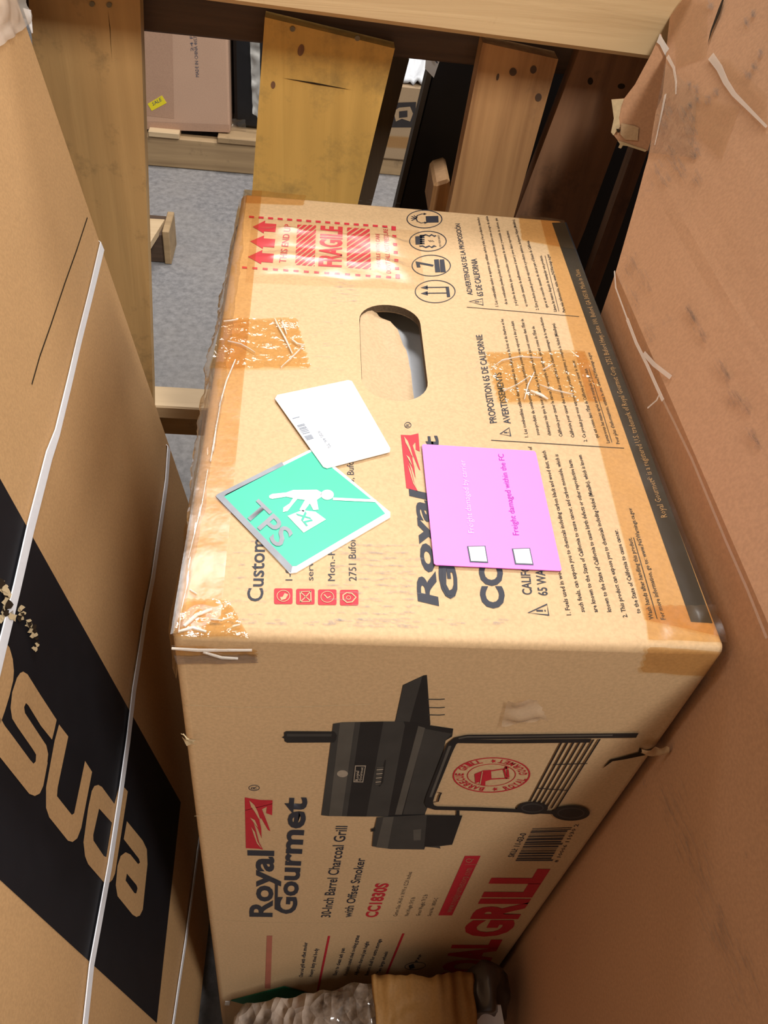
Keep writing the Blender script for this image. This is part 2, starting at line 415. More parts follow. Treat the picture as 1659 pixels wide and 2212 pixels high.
# --- red FRAGILE print
c0, c1 = zt((410, 228)), zt((1385, 297))
def lerp(a, b, t): return (a[0]+(b[0]-a[0])*t, a[1]+(b[1]-a[1])*t)
def dash(face, c, hw, hh, mat, par, name='printed_dash'):
    return poly(face, [(c[0]-hw, c[1]-hh-.0), (c[0]+hw, c[1]-hh+.8), (c[0]+hw, c[1]+hh+.8), (c[0]-hw, c[1]+hh)], mat, par, name=name)
for a, b_, k in (((410, 228), (1365, 297), 15), ((360, 591), (1392, 660), 15)):
    for i in range(k): dash(TOP, zt(lerp(a, b_, i/(k-1))), 5.4, 2.2, 'red', top)
for i in range(7): dash(TOP, zt(lerp((1428, 310), (1457, 655), i/6)), 4.3 if i not in (0, 6) else 4.8, 3.0 if i not in (0, 6) else 4.6, 'red', top)
for (tip, up, dn, sx) in (((418, 300), (508, 255), (497, 347), 588), ((400, 404), (500, 362), (490, 458), 580), ((383, 515), (488, 466), (478, 568), 570)):
    h1 = up[1]+(dn[1]-up[1])*.26; h2 = up[1]+(dn[1]-up[1])*.86
    poly(TOP, zt(tip, up, (up[0]-3, h1-4), (sx, h1+2), (sx-8, h2+4), (dn[0]+3, h2-2), dn), 'red', top, name='printed_arrow')
text(TOP, 'THIS END UP', *zt((655, 560), (693, 284), (607, 556)), 'red', top, .012)
text(TOP, 'FRAGILE', *zt((1048, 590), (1056, 300), (895, 582)), 'red', top, .035)
text(TOP, 'HANDLE WITH CARE', *zt((1335, 590), (1326, 350), (1306, 588)), 'red', top)
text(TOP, "DON'T FALL NOT PRESSURE !", *zt((1410, 635), (1385, 305), (1376, 632)), 'red', top)
def hatch(q, k):
    """slanted stripes filling the quadrilateral q (tl, tr, br, bl)"""
    tl, tr, br, bl = q
    def uv(u, v): return lerp(lerp(tl, tr, u), lerp(bl, br, u), v)
    sl = .42; wv = .5/k*1.35
    for i in range(-int(k*sl)-1, k+1):
        v0 = (i+.75)/k
        pts = [(0, v0+sl), (1, v0), (1, v0+wv), (0, v0+sl+wv)]
        out = []                      # clip to 0 <= v <= 1
        for lim, sg in ((0, 1), (1, -1)):
            src = pts; out = []
            for a, b_ in zip(src, src[1:]+src[:1]):
                ia, ib = sg*(a[1]-lim) >= 0, sg*(b_[1]-lim) >= 0
                if ia: out.append(a)
                if ia != ib:
                    t = (lim-a[1])/(b_[1]-a[1]); out.append((a[0]+(b_[0]-a[0])*t, lim))
            pts = out
            if len(pts) < 3: break
        if len(pts) >= 3: poly(TOP, zt(*[uv(*p) for p in pts]), 'red', top, name='printed_stripe')
hatch(((738, 284), (872, 290), (862, 582), (722, 572)), 8)
hatch(((1095, 305), (1256, 316), (1266, 606), (1092, 592)), 8)

# --- round handling symbols
for c_, rx, ry in (((290, 278), 146, 75), ((318, 458), 153, 84), ((345, 657), 160, 88), ((377, 868), 166, 94)):
    ringpx(TOP, zi(c_), rx*.2652, ry*.2652, 2.0, 'ink', top, wy=1.5)
# crane hook and box
poly(TOP, zi((300, 255), (402, 252), (405, 305), (305, 307)), 'ink', top)
stroke(TOP, zi(*[(300, 305), (262, 310), (232, 296), (222, 272), (232, 248), (268, 236), (300, 238)]), .0011, 'ink', top)
for a, b_ in (((185, 255), (225, 275)), ((185, 290), (225, 272)), ((205, 250), (232, 268)), ((180, 272), (225, 272))): stroke(TOP, zi(a, b_), .0011, 'ink', top)
for a in ((298, 236), (304, 308)): poly(TOP, zi((a[0]-14, a[1]-9), (a[0]+10, a[1]), (a[0]-14, a[1]+9)), 'ink', top)
# two people lifting a case
poly(TOP, zi((215, 420), (270, 415), (272, 482), (218, 486)), 'ink', top)
for y in (412, 428, 446, 462, 478):
    poly(TOP, zi((252, y-5), (288, y-6), (292, y+4), (254, y+5)), 'ink', top)
for s, y0 in ((1, 402), (-1, 512)):
    stroke(TOP, zi(*[(250, 457-s*42), (275, 457-s*40), (300, 457-s*52), (330, 457-s*40), (348, 457-s*52), (372, 457-s*38), (382, 457-s*46)]), .0022, 'ink', top)
for dx in (320, 335, 350): stroke(TOP, zi((dx, 450), (dx+20, 464)), .0005, 'ink', top)
text(TOP, 'FOR YOUR SAFETY', *zi((428, 505), (412, 405), (412, 506)), 'ink', top)
# stacking limit
text(TOP, '7', *zi((362, 668), (348, 618), (235, 672)), 'ink', top, .03)
for x in (368, 412): poly(TOP, zi((x, 608), (x+38, 606), (x+52, 710), (x+10, 712)), 'ink', top)
# this way up
for y in (835, 882):
    stroke(TOP, zi((300, y), (470, y-2)), .0014, 'ink', top)
    poly(TOP, zi((258, y+2), (315, y-17), (318, y+17)), 'ink', top)
poly(TOP, zi((462, 830), (488, 828), (500, 912), (474, 914)), 'ink', top)

# --- legal text columns
def tri(z, a, b_, c_, par):
    stroke(TOP, z(a, b_, c_), .0011, 'ink', par, closed=True, name='printed_triangle')
    m_ = ((a[0]+b_[0]+c_[0])/3, (a[1]+b_[1]+c_[1])/3)
    dx = ((b_[0]+c_[0])/2-a[0])
    stroke(TOP, z((m_[0]-dx*.25, m_[1]), (m_[0]+dx*.08, m_[1])), .0012, 'ink', par)
    stroke(TOP, z((m_[0]+dx*.16, m_[1]), (m_[0]+dx*.22, m_[1])), .0012, 'ink', par)
text(TOP, 'ADVERTENCIAS DE LA PROPOSICIÓN', *zi((683, 895), (578, 315), (642, 897)), 'ink', top, .014)
text(TOP, '65 DE CALIFORNIA', *zi((770, 905), (714, 600), (722, 907)), 'ink', top, .014)
tri(zi, (655, 950), (762, 926), (768, 979), top)
stroke(TOP, zi((635, 995), (1550, 1072)), .0007, 'ink_soft', top)
es = [('1. Los combustibles usados en aparatos que utilizan carbón y leña y los productos derivados', 892, 990, 735, 265),
      ('de su combustión pueden producir exposición a productos químicos como el negro de carbón', 968, 972, 806, 255),
      ('y el polvo de madera, que son conocidos causantes de cáncer, y monóxido de carbono, que', 1048, 982, 882, 270),
      ('es conocido causante de malformaciones al nacer y otros daños reproductivos.', 1132, 990, 972, 370),
      ('2. Este producto puede producir exposición a productos químicos, incluyendo Níquel (Metálico),', 1222, 1017, 1022, 280),
      ('que es un conocido causante de cáncer para el Estado de California.', 1298, 1000, 1140, 452),
      ('Lávese las manos después de manipular este producto.', 1368, 1030, 1245, 572),
      ('Para más información, visite www.P65Warnings.ca.gov', 1440, 1036, 1305, 565)]
for s, x0, y0, x1, y1 in es:
    text(TOP, s, *zi((x0, y0), (x1, y1), (x0-24, y0+1)), 'ink_soft', top, .014, res=1)
stroke(TOP, zi((1385, 1030), (1272, 575)), .0004, 'ink_soft', top)
text(TOP, 'PROPOSITION 65 DE CALIFORNIE', *zc((162, 1136), (91, 715), (130, 1140)), 'ink', top, .014)
text(TOP, 'AVERTISSEMENTS', *zc((228, 1140), (182, 896), (197, 1143)), 'ink', top, .014)
tri(zc, (178, 1190), (221, 1160), (228, 1200), top)
stroke(TOP, zc((135, 1220), (770, 1258)), .0007, 'ink_soft', top)
fr = [("1. Les combustibles utilisés dans les appareils de combustion du bois et du charbon et les", 312, 1205, 192, 640),
      ("sous-produits de combustion de ces combustibles peuvent vous exposer à des produits", 367, 1195, 241, 650),
      ("chimiques tels que le noir de carbone et la poussière de bois qui sont connus dans l'État de", 422, 1198, 288, 640),
      ("Californie pour causer le cancer, le monoxyde de carbone, qui est connu de l'État de", 477, 1203, 341, 675),
      ("Californie pour causer des anomalies congénitales ou d'autres dommages de la reproduction.", 534, 1207, 377, 630),
      ("2. Ce produit peut vous exposer à des produits chimiques, y compris le Nickel (Métallique),", 594, 1226, 437, 660),
      ("qui est connu dans l'État de Californie pour causer le cancer.", 650, 1210, 532, 836),
      ("Lavez-vous les mains après avoir manipulé ce produit.", 702, 1233, 592, 875),
      ("Pour plus d'informations, visitez le site: www.P65Warnings.ca.gov", 750, 1237, 607, 800)]
for s, x0, y0, x1, y1 in fr:
    text(TOP, s, *zc((x0, y0), (x1, y1), (x0-16, y0+1)), 'ink_soft', top, .014, res=1)
stroke(TOP, zc((712, 1231), (602, 877)), .0004, 'ink_soft', top)
text(TOP, 'CALIFORNIA PROPOSITION', *zc((330, 1958), (285, 1480), (286, 1958)), 'ink', top, .014)
text(TOP, '65 WARNINGS', *zc((405, 1962), (372, 1700), (361, 1962)), 'ink', top, .014)
tri(zc, (312, 2045), (402, 2004), (410, 2056), top)
en = [('1. Fuels used in wood or charcoal burning appliances, and products of combustion of', 517, 2056, 328, 1250),
      ('such fuels, can expose you to chemicals including carbon black and wood dust, which', 583, 2041, 394, 1270),
      ('are known to the State of California to cause cancer, and carbon monoxide, which is', 645, 2042, 454, 1287),
      ('known to the State of California to cause birth defects or other reproductive harm.', 710, 2040, 517, 1310),
      ('2. This product can expose you to chemicals including Nickel (Metallic), which is known', 786, 2066, 566, 1290),
      ('to the State of California to cause cancer.', 850, 2047, 738, 1647),
      ('Wash hands after handling this product.', 912, 2076, 805, 1685),
      ('For more information, go to: www.P65Warnings.ca.gov', 968, 2077, 806, 1545)]
for s, x0, y0, x1, y1 in en:
    text(TOP, s, *zc((x0, y0), (x1, y1), (x0-21, y0+1)), 'ink_soft', top, .014, res=1)
stroke(TOP, zc((928, 2074), (815, 1685)), .0005, 'ink_soft', top)
text(TOP, 'CC1830S', *zc((196, 2025), (155, 1490), (93, 2024)), 'ink', top, .045)
# black band with small lettering
poly(TOP, zc((425, 180), (494, 178), (1193, 2094), (1090, 2088)), 'ink_band', top, .0002, 'printed_band')
text(TOP, 'Royal Gourmet® is a registered U.S. trademark of Royal Gourmet Corp. 2751 Buford Hwy, Suite 100, Buford, GA 30518. Made in China',
     *zc((975, 1588), (553, 405), (946, 1592)), 'band_text', top, res=1, h=.0005)
# --- customer service block
text(TOP, 'Customer', *zs((622, 1492), (645, 925), (512, 1492)), 'ink', top, .012)
text(TOP, '1-800-618-6798', *zs((835, 1342), (835, 880), (786, 1342)), 'ink', top)
text(TOP, 'service@royalgourmetusa.com', *zs((985, 1342), (985, 460), (941, 1342)), 'ink', top)
text(TOP, 'Mon.-Fri.: 8am-5pm', *zs((1140, 1345), (1140, 770), (1090, 1345)), 'ink', top)
text(TOP, '2751 Buford Hwy, Suite 100, Buford', *zs((1295, 1345), (1272, 440), (1241, 1345)), 'ink', top)
for i, c_ in enumerate(((770, 1455), (928, 1458), (1085, 1462), (1242, 1465))):
    x, y = c_; w_, h_ = 66, 56
    pts = []
    for sx, sy, a0 in ((1, -1, -90), (1, 1, 0), (-1, 1, 90), (-1, -1, 180)):
        for q in range(4):
            a = math.radians(a0+30*q); pts.append((x+sx*(w_-12)+12*math.cos(a), y+sy*(h_-12)+12*math.sin(a)))
    sq = poly(TOP, zs(*pts), 'red', top, name='printed_icon')
    cx = zs(c_)
    if i in (0, 2): ringpx(TOP, cx, 14.5, 12.5, 1.4, 'inside', top, .0006)
    if i == 0: stroke(TOP, zs((750, 1475), (775, 1470), (792, 1440)), .0022, 'inside', top, .0006)
    if i == 1:
        stroke(TOP, zs((890, 1425), (966, 1422), (968, 1494), (892, 1498)), .0008, 'inside', top, .0006, closed=True)
        stroke(TOP, zs((890, 1425), (930, 1462), (892, 1498)), .0007, 'inside', top, .0006); stroke(TOP, zs((966, 1422), (930, 1462), (968, 1494)), .0007, 'inside', top, .0006)
    if i == 2: stroke(TOP, zs((1062, 1445), (1085, 1470), (1108, 1458)), .0008, 'inside', top, .0006)
    if i == 3:
        stroke(TOP, zs((1290, 1465), (1262, 1498), (1225, 1502), (1198, 1480), (1197, 1450), (1222, 1432), (1260, 1436)), .0008, 'inside', top, .0006, closed=True)
        ringpx(TOP, zs((1236, 1468)), 5, 4.4, 1.2, 'inside', top, .0006)
# --- logo (used on the top and on the front)
def logo(face, par, z, royal, gourmet, flame, reg, red, hook):
    text(face, 'Royal', *z(*royal), 'ink', par, .03)
    text(face, 'Gourmet', *z(*gourmet), 'ink', par, .03, .00045)
    stroke(face, z(*hook), .0024, 'ink', par, .0006)
    tl, tr, br, bl = flame
    def uv(u, v): return z(lerp(lerp(tl, tr, u), lerp(bl, br, u), v))
    # u runs down the letters, v runs from the end of the word back to its start
    outl = [(0, 0), (.55, .02), (1, 0), (1, .30), (.78, .27), (.80, .14), (.62, .20), (.78, .40), (.95, .62), (.86, .60), (.60, .38), (.52, .40),
            (.60, .58), (.62, .78), (.48, .60), (.30, .46), (.42, .66), (.52, .86), (.68, 1.0), (.50, .99), (0, 1)]
    poly(face, [uv(*p) for p in outl], red, par, name='printed_flame_block')
    for fl_ in ([(.16, .04), (.34, .12), (.46, .24), (.58, .42), (.50, .38), (.34, .24), (.22, .16)],
                [(.18, .38), (.36, .42), (.48, .56), (.36, .50)],
                [(.22, .56), (.36, .66), (.46, .84), (.62, .97), (.44, .88), (.32, .72)]):
        poly(face, [uv(*p) for p in fl_], 'carton_front', par, .0006, name='printed_flame')
    rx, ry = reg[1:]; ringpx(face, z(reg[0]), rx, ry, 1.3, 'ink', par)
    c_ = reg[0]; k = 1.0/z.k
    text(face, 'R', *z((c_[0]+rx*.5*k, c_[1]+ry*.45*k), (c_[0]+rx*.5*k, c_[1]-ry*.5*k), (c_[0]-rx*.55*k, c_[1]+ry*.45*k)), 'ink', par)
logo(TOP, top, zp, ((268, 1155), (206, 542), (162, 1130)), ((380, 1118), (262, 232), (290, 1116)),
     ((65, 226), (160, 218), (186, 545), (95, 515)), ((103, 173), 7.5, 6.5), 'red', [(300, 900), (300, 1040), (330, 1100)])
logo(FRONT, body, zf, ((520, 930), (532, 455), (368, 928)), ((690, 908), (770, 72), (556, 905)),
     ((328, 72), (527, 92), (517, 452), (336, 436)), ((395, 4), 12.0, 6.5), 'red_front', [(530, 660), (556, 665), (552, 870), (590, 890)])

# --- stickers on the top
lab = Face((0, 0, T+.0011), (0, 0, 1))
stk = poly(lab, [(468, 1071), (474, 1066), (668, 972), (678, 970), (843, 1106), (843, 1117), (640, 1236), (626, 1238)], 'sticker_white', carton, 0, 'diamond_sticker', thick=.0007,
           label='green and white diamond sticker with a lifting figure')
lab2 = Face((0, 0, T+.0013), (0, 0, 1))
poly(lab2, zs((345, 738), (360, 722), (975, 415), (1440, 790), (1500, 860), (865, 1235), (835, 1238)), 'teal', stk, 0, 'sticker_field')
poly(lab2, zs((284, 735), (300, 720), (760, 490), (775, 515), (345, 738), (835, 1238), (826, 1284), (806, 1272)), 'silver', stk, 0, 'foil_edge')
text(lab2, 'TPS', *zs((478, 855), (735, 1112), (590, 760)), 'silver', stk, .018, .0004, name='sticker_lettering')
poly(lab2, zs((800, 880), (905, 838), (1000, 850), (1075, 905), (915, 1000)), 'sticker_white', stk, .0003, 'sticker_figure')
poly(lab2, zs(*ellipse((1085, 728), 46, 36)), 'sticker_white', stk, .0003, 'sticker_figure')
poly(lab2, zs((668, 735), (690, 722), (790, 712), (840, 694), (1010, 692), (1045, 712), (1040, 745), (1010, 765), (1022, 835), (985, 838), (960, 790), (915, 850), (885, 835), (925, 765), (870, 758), (835, 800), (800, 845), (768, 852), (770, 820), (815, 790), (840, 752), (790, 742), (690, 758), (670, 752)), 'sticker_white', stk, .0003, 'sticker_figure')
stroke(lab2, zs((1125, 757), (1435, 772)), .0022, 'sticker_white', stk, .0003)
text(lab2, 'XL', *zs((862, 862), (938, 955), (922, 848)), 'teal', stk, .03, .0006, name='sticker_lettering')
lw = Face((0, 0, T+.0021), (0, 0, 1))
wl = poly(lw, [(594, 861), (599, 853), (752, 821), (760, 823), (843, 968), (842, 976), (706, 1011), (698, 1008)], 'white', carton, 0, 'white_label', thick=.0006, label='bright white paper label with a faint barcode')
for t in (.0, .26, .30, .36, .40, .45, .50, .56, .66, .70, .74, .78):
    a = lerp((835, 182), (965, 378), t)
    stroke(lw, zs(a, (a[0]+52, a[1]-14)), .0007, 'faint', wl, .0003, 'barcode_bar')
text(lw, 'X00 4K 70', *zs((1010, 275), (1095, 395), (1028, 262)), 'faint', wl, 0, .0003)
pk = poly(lw, zp((180, 282), (188, 275), (790, 312), (798, 322), (938, 955), (930, 962), (255, 930), (245, 922)), 'pink', carton, 0, 'pink_label', thick=.0006, label='bright pink freight label with two tick boxes')
for q in (((424, 830), (524, 828), (540, 922), (440, 918)), ((667, 843), (766, 840), (786, 934), (685, 930))):
    b1 = poly(lw, zp(*q), 'greyink', pk, .0003, 'tick_box_frame')
    c_ = (sum(a[0] for a in q)/4, sum(a[1] for a in q)/4)
    poly(lw, zp(*[lerp(a, c_, .13) for a in q]), 'white', pk, .0006, 'tick_box')
text(lw, 'Freight damaged by carrier', *zp((462, 760), (411, 365), (432, 760)), 'pink_pale', pk, 0, .0003)
text(lw, 'Freight damaged within the FC', *zp((707, 770), (622, 330), (675, 770)), 'pink_print', pk, 0, .0003)

# --- front picture of the grill
G = [0]
def gp(pts, mat, z=zg, h=None, name='printed_grill'):
    G[0] += 1
    return poly(FRONT, z(*pts), mat, body, .0002+.00002*G[0] if h is None else h, name)
def gs(pts, w, mat, z=zg):
    G[0] += 1
    return stroke(FRONT, z(*pts), w, mat, body, .0002+.00002*G[0], 'printed_grill_line')
gp([(385, 160), (475, 118), (490, 116), (505, 332), (500, 342), (350, 322)], 'grill_a')
gp([(386, 162), (470, 121), (412, 330), (352, 321)], 'grill_b')
for y, x0 in ((222, 490), (258, 500), (290, 495)): gs([(x0, y), (545, y+1), (568, y-1)], .0011, 'grill_b')
gp([(390, 318), (470, 330), (605, 350), (600, 385), (572, 402), (515, 640), (482, 720), (480, 735), (300, 735)], 'grill_a')
gp([(480, 350), (600, 372), (570, 402), (515, 640), (478, 725), (385, 725)], 'grill_b')
gp([(452, 338), (482, 346), (380, 726), (350, 726)], 'grill_c')
gp([(80, 328), (120, 322), (300, 318), (388, 318), (394, 335), (320, 735), (60, 732), (28, 728)], 'grill_b')
gp([(110, 324), (175, 322), (118, 732), (62, 732)], 'grill_c')
gp([(200, 320), (300, 318), (225, 734), (140, 733)], 'grill_a')
gp([(745, 640), (762, 632), (1092, 634), (1110, 660), (1105, 690), (1090, 710), (768, 712), (750, 702), (746, 682), (730, 675), (746, 666)], 'grill_a', zl)
gp([(765, 650), (1075, 650), (1070, 668), (765, 668)], 'grill_b', zl)
gp(ellipse((1148, 925), 38, 24, 20), 'grill_d', zl)
gp([(1235, 868), (1310, 868), (1290, 985), (1223, 983)], 'grill_d', zl)
gp([(1241, 874), (1303, 874), (1285, 979), (1230, 977)], 'grill_a', zl)
G[0] += 1; text(FRONT, 'Royal', *zl((1256, 975), (1262, 905), (1236, 974)), 'grill_d', body, .03, .0002+.00002*G[0], res=1)
text(FRONT, 'Gourmet', *zl((1278, 976), (1292, 880), (1260, 975)), 'grill_d', body, .03, .0002+.00002*G[0], res=1)
gp([(1430, 870), (1442, 830), (1448, 832), (1428, 980), (1405, 1015), (1398, 1010)], 'grill_a', zl)
for i in range(9):
    y = 880+i*14; gp([(1385-i*1.2, y), (1432-i*2.5, y-4), (1430-i*2.5, y+4), (1384-i*1.2, y+7)], 'grill_d' if i % 2 else 'grill_c', zl)
gp([(272, 735), (480, 724), (645, 727), (600, 855), (545, 862), (550, 872), (530, 868), (482, 864), (478, 876), (330, 874), (250, 862), (256, 800)], 'grill_b')
gp([(300, 735), (345, 732), (318, 872), (268, 866)], 'grill_c')
gp([(490, 726), (643, 728), (600, 855), (478, 864)], 'grill_a')
gp([(430, 790), (465, 786), (462, 835), (432, 836)], 'grill_c')
gp([(246, 784), (264, 782), (264, 796), (246, 798)], 'grill_a')
gp([(618, 705), (632, 705), (632, 730), (618, 730)], 'grill_a')
rk = [((1080+i*27.5, 402-i*1.8), (940+i*18.5, 665+i*6)) for i in range(7)]
for a, b_ in rk: gs([a, b_], .0012, 'grill_a')
gs([(1040, 503), (1190, 498)], .0012, 'grill_a'); gs([(970, 606), (1108, 616)], .0012, 'grill_a')
gs([(610, 400), (800, 402), (1203, 398)], .0050, 'grill_a')
gs([(1408, 375), (900, 380), (665, 382), (625, 390), (598, 412), (580, 450), (505, 640), (497, 668), (505, 685), (530, 693), (700, 697), (900, 705), (1060, 713)], .0060, 'grill_a')
gs([(1300, 374), (900, 379), (665, 381), (628, 388)], .0018, 'grill_c'); gs([(590, 420), (505, 645)], .0018, 'grill_c')
gs([(515, 667), (538, 664), (545, 640), (552, 626), (540, 624)], .0012, 'grill_a')
for c_, rx, ry in (((950, 692), 68, 28), ((1118, 714), 82, 34)):
    gp(ellipse(c_, rx, ry, 30), 'grill_a'); G[0] += 1
    ringpx(FRONT, zg(c_), rx*.4943*.72, ry*.4943*.72, 2.5, 'grill_b', body, .0002+.00002*G[0])
# round stamp
SCX, SCY = 772, 553
for rx, ry, w_, wy in ((170, 77, 3.4, 2.0), (107, 49, 1.8, 1.2)): ringpx(FRONT, zg((SCX, SCY)), rx*.4943, ry*.4943, w_, 'red_front', body, wy=wy, rot=-.03)
def stamp_text(s, a0, a1, r, inward):
    for i, ch in enumerate(s):
        if ch == ' ': continue
        a = math.radians(a0+(a1-a0)*i/(len(s)-1)); rx, ry = 170*r, 77*r
        c_ = (SCX+rx*math.cos(a), SCY+ry*math.sin(a))
        sg = -1 if inward else 1
        da = math.radians((a1-a0)/(len(s)-1))*.40
        tx, ty = -rx*math.sin(a)*da, ry*math.cos(a)*da
        ux, uy = 170*.10*math.cos(a)*sg, 77*.10*math.sin(a)*sg
        p0 = (c_[0]-tx-ux, c_[1]-ty-uy); p1 = (c_[0]+tx-ux, c_[1]+ty-uy); p2 = (c_[0]-tx+ux, c_[1]-ty+uy)
        text(FRONT, ch, *zg(p0, p1, p2), 'red_front', body, .02, .0004, res=2)
stamp_text('BARBECUE GRILL', 108, 248, .82, False)
stamp_text('ROYAL GOURMET', 62, -72, .82, True)
for a in (-86, 83):
    c_ = (SCX+170*.8*math.cos(math.radians(a)), SCY+77*.8*math.sin(math.radians(a)))
    pts = [(c_[0]+(13 if i % 2 == 0 else 5.5)*math.cos(math.radians(36*i+180)), c_[1]+(9 if i % 2 == 0 else 4)*math.sin(math.radians(36*i+180))) for i in range(10)]
    poly(FRONT, zg(*pts), 'red_front', body, .0004, 'printed_star')
poly(FRONT, zg((698, 548), (738, 532), (770, 530), (772, 572), (745, 580), (745, 598), (728, 596), (720, 582), (702, 588)), 'red_front', body, .0004, 'printed_stamp_grill')
stroke(FRONT, zg((770, 534), (838, 524), (834, 516)), .0016, 'red_front', body, .0004); stroke(FRONT, zg((772, 570), (850, 566)), .0016, 'red_front', body, .0004)
stroke(FRONT, zg((826, 526), (838, 568)), .0014, 'red_front', body, .0004); stroke(FRONT, zg((842, 528), (846, 562)), .0014, 'red_front', body, .0004)
poly(FRONT, zg(*ellipse((838, 520), 9, 6, 14)), 'red_front', body, .0004, 'printed_stamp_wheel')
stroke(FRONT, zg((732, 535), (722, 590)), .0006, 'carton_front', body, .0007)
# --- front lettering
text(FRONT, '30-Inch Barrel Charcoal Grill', *zf((940, 932), (1064, 278), (874, 932)), 'ink', body, .012)
text(FRONT, 'with Offset Smoker', *zf((1092, 932), (1192, 508), (1034, 932)), 'ink', body, .012)
text(FRONT, 'CC1830S', *zf((1272, 932), (1360, 688), (1192, 932)), 'red_front', body, .035)
for s, a, b_, c_ in (('Carton Size: 34.65 x 18.90 x 12.20 inches', (1418, 926), (1528, 608), (1390, 926)), ('Net Weight: 59.5 lb', (1500, 922), (1552, 788), (1472, 922)),
                     ('Gross Weight: 70.2 lb', (1582, 922), (1642, 768), (1553, 922))):
    text(FRONT, s, *zf(a, b_, c_), 'ink_soft', body, res=1)
text(FRONT, 'Serial No: 1830S-C', *zh((500, 757), (553, 628), (474, 757)), 'ink_soft', body, res=1)
poly(FRONT, zf((486, 1064), (525, 1064), (512, 1442), (472, 1442)), 'red_pale', body, name='printed_bar')
stroke(FRONT, zf((932, 1066), (850, 1462)), .0022, 'red_front', body); stroke(FRONT, zf((1465, 1048), (1310, 1420)), .0022, 'red_front', body)
for s, a, b_ in (('Charcoal grill with offset smoker', (742, 1362), (778, 1112)), ('Heavy duty steel body', (812, 1357), (856, 1155)),
                 ('Easy to clean ash pan', (985, 1347), (1047, 1153)), ('Porcelain coated steel cooking grates', (1062, 1347), (1152, 1062)),
                 ('Adjustable charcoal pan height', (1135, 1347), (1220, 1106)), ('Bottom shelf for extra storage', (1212, 1347), (1310, 1088)), ('Two large wheels', (1298, 1332), (1356, 1178))):
    text(FRONT, s, *zf(a, b_, (a[0]-26, a[1])), 'ink', body, res=1, bold=.02)
poly(FRONT, zf((228, 1525), (610, 1424), (875, 1500), (640, 1575), (450, 1582)), 'teal_dark', carton, .0012, 'green_diamond_sticker', thick=.0008, label='dark green diamond sticker low on the front')
poly(FRONT, zf((188, 1530), (222, 1532), (218, 1558), (184, 1556)), 'white', carton, .0012, 'white_sticker', thick=.0008)
bar = poly(FRONT, zh((745, 325), (857, 325), (652, 752), (554, 752)), 'red_front', body, name='printed_bar')
text(FRONT, 'www.royalgourmetcorp.com', *zh((648, 728), (800, 410), (596, 728)), 'red_pale', body, .0, .0006, res=1)
ringpx(FRONT, zh((772, 356)), 7, 4.5, 1.6, 'red_pale', body, .0006); stroke(FRONT, zh((792, 352), (808, 345)), .0014, 'red_pale', body, .0006)
stroke(FRONT, zh((742, 384), (836, 384)), .0008, 'red_pale', body, .0006)
text(FRONT, 'GRILL', *zh((1022, 905), (1332, 420), (735, 905)), 'red_front', body, .05)
text(FRONT, 'CHARCOAL', *zh((862, 1163), (992, 926), (588, 1163)), 'red_front', body, .05, anchor='OAL')
text(FRONT, 'SKU: 11-03-0', *zh((1092, 335), (1186, 165), (1052, 333)), 'ink', body, .012)
rb = random.Random(3); v0 = 0.0
while v0 < .97:
    w_ = rb.choice((.012, .018, .030, .042)); v1 = min(1, v0+w_)
    def bq(u, v): return lerp(lerp((1228, 130), (1512, 122), u), lerp((1106, 362), (1372, 362), u), v)
    e = 1.0 if v0 < .06 or v0 > .92 or .46 < v0 < .52 else .93
    poly(FRONT, zh(bq(0, v0), bq(e, v0), bq(e, v1), bq(0, v1)), 'ink', body, name='barcode_bar'); v0 = v1+rb.choice((.012, .02, .032))
text(FRONT, '8 10006 11030 2', *zh((1410, 372), (1562, 98), (1382, 372)), 'ink', body, res=1)
ringpx(FRONT, zh((388, 1115)), 23, 8.5, 1.2, 'ink', body, rot=-.1); poly(FRONT, zh((340, 1112), (375, 1098), (385, 1128), (350, 1138)), 'ink', body)
text(FRONT, 'PAP', *zh((405, 1085), (440, 1030), (385, 1085)), 'ink', body, .02, res=1)

# --- grime rubbed into the top
def scuffs(face, spots, mat, par, h, seed):
    """many short rubbed streaks: spots are (centre px, direction px, spread px, count, length px, width m)"""
    rr = random.Random(seed); vs = []; fs = []; nn = Vector(face.n)
    for c_, d_, sp, cnt, ln, w_ in spots:
        for _ in range(cnt):
            c1_ = (c_[0]+rr.uniform(-1, 1)*sp[0], c_[1]+rr.uniform(-1, 1)*sp[1]); l2 = ln*rr.uniform(.3, 1)
            hh = h+rr.random()*.0001
            P0, P1 = Vector(face.at((c1_[0]-d_[0]*l2, c1_[1]-d_[1]*l2), hh)), Vector(face.at((c1_[0]+d_[0]*l2, c1_[1]+d_[1]*l2), hh))
            sd = nn.cross((P1-P0).normalized())*w_*rr.uniform(.4, 1); k = len(vs)
            pts = [P0, P0.lerp(P1, .2)+sd*rr.uniform(.3, 1), P0.lerp(P1, .45)+sd*rr.uniform(.2, .8), P0.lerp(P1, .7)+sd*rr.uniform(.4, 1), P1,
                   P0.lerp(P1, .75)-sd*rr.uniform(.3, 1), P0.lerp(P1, .5)-sd*rr.uniform(.2, .8), P0.lerp(P1, .25)-sd*rr.uniform(.3, 1)]
            vs += [tuple(p) for p in pts]; fs.append(tuple(range(k+7, k-1, -1)))
    me = bpy.data.meshes.new('scuff_marks'); me.from_pydata(vs, [], fs); me.update()
    o = link('scuff_marks', me, mat, par); o['kind'] = 'stuff'; return o
sp = []
for i in range(13):
    y = 1180+i*14.5
    sp.append(((820+random.uniform(-20, 20), y), (1, .03), (90, 3), 14, 16, .0011))
for i in range(7): sp.append(((520+random.uniform(-10, 30), 1170+i*26), (1, .02), (40, 3), 6, 13, .0007))
for i in range(6): sp.append((zt((1080, 700+i*28)), (1, .03), (26, 3), 8, 12, .0009))
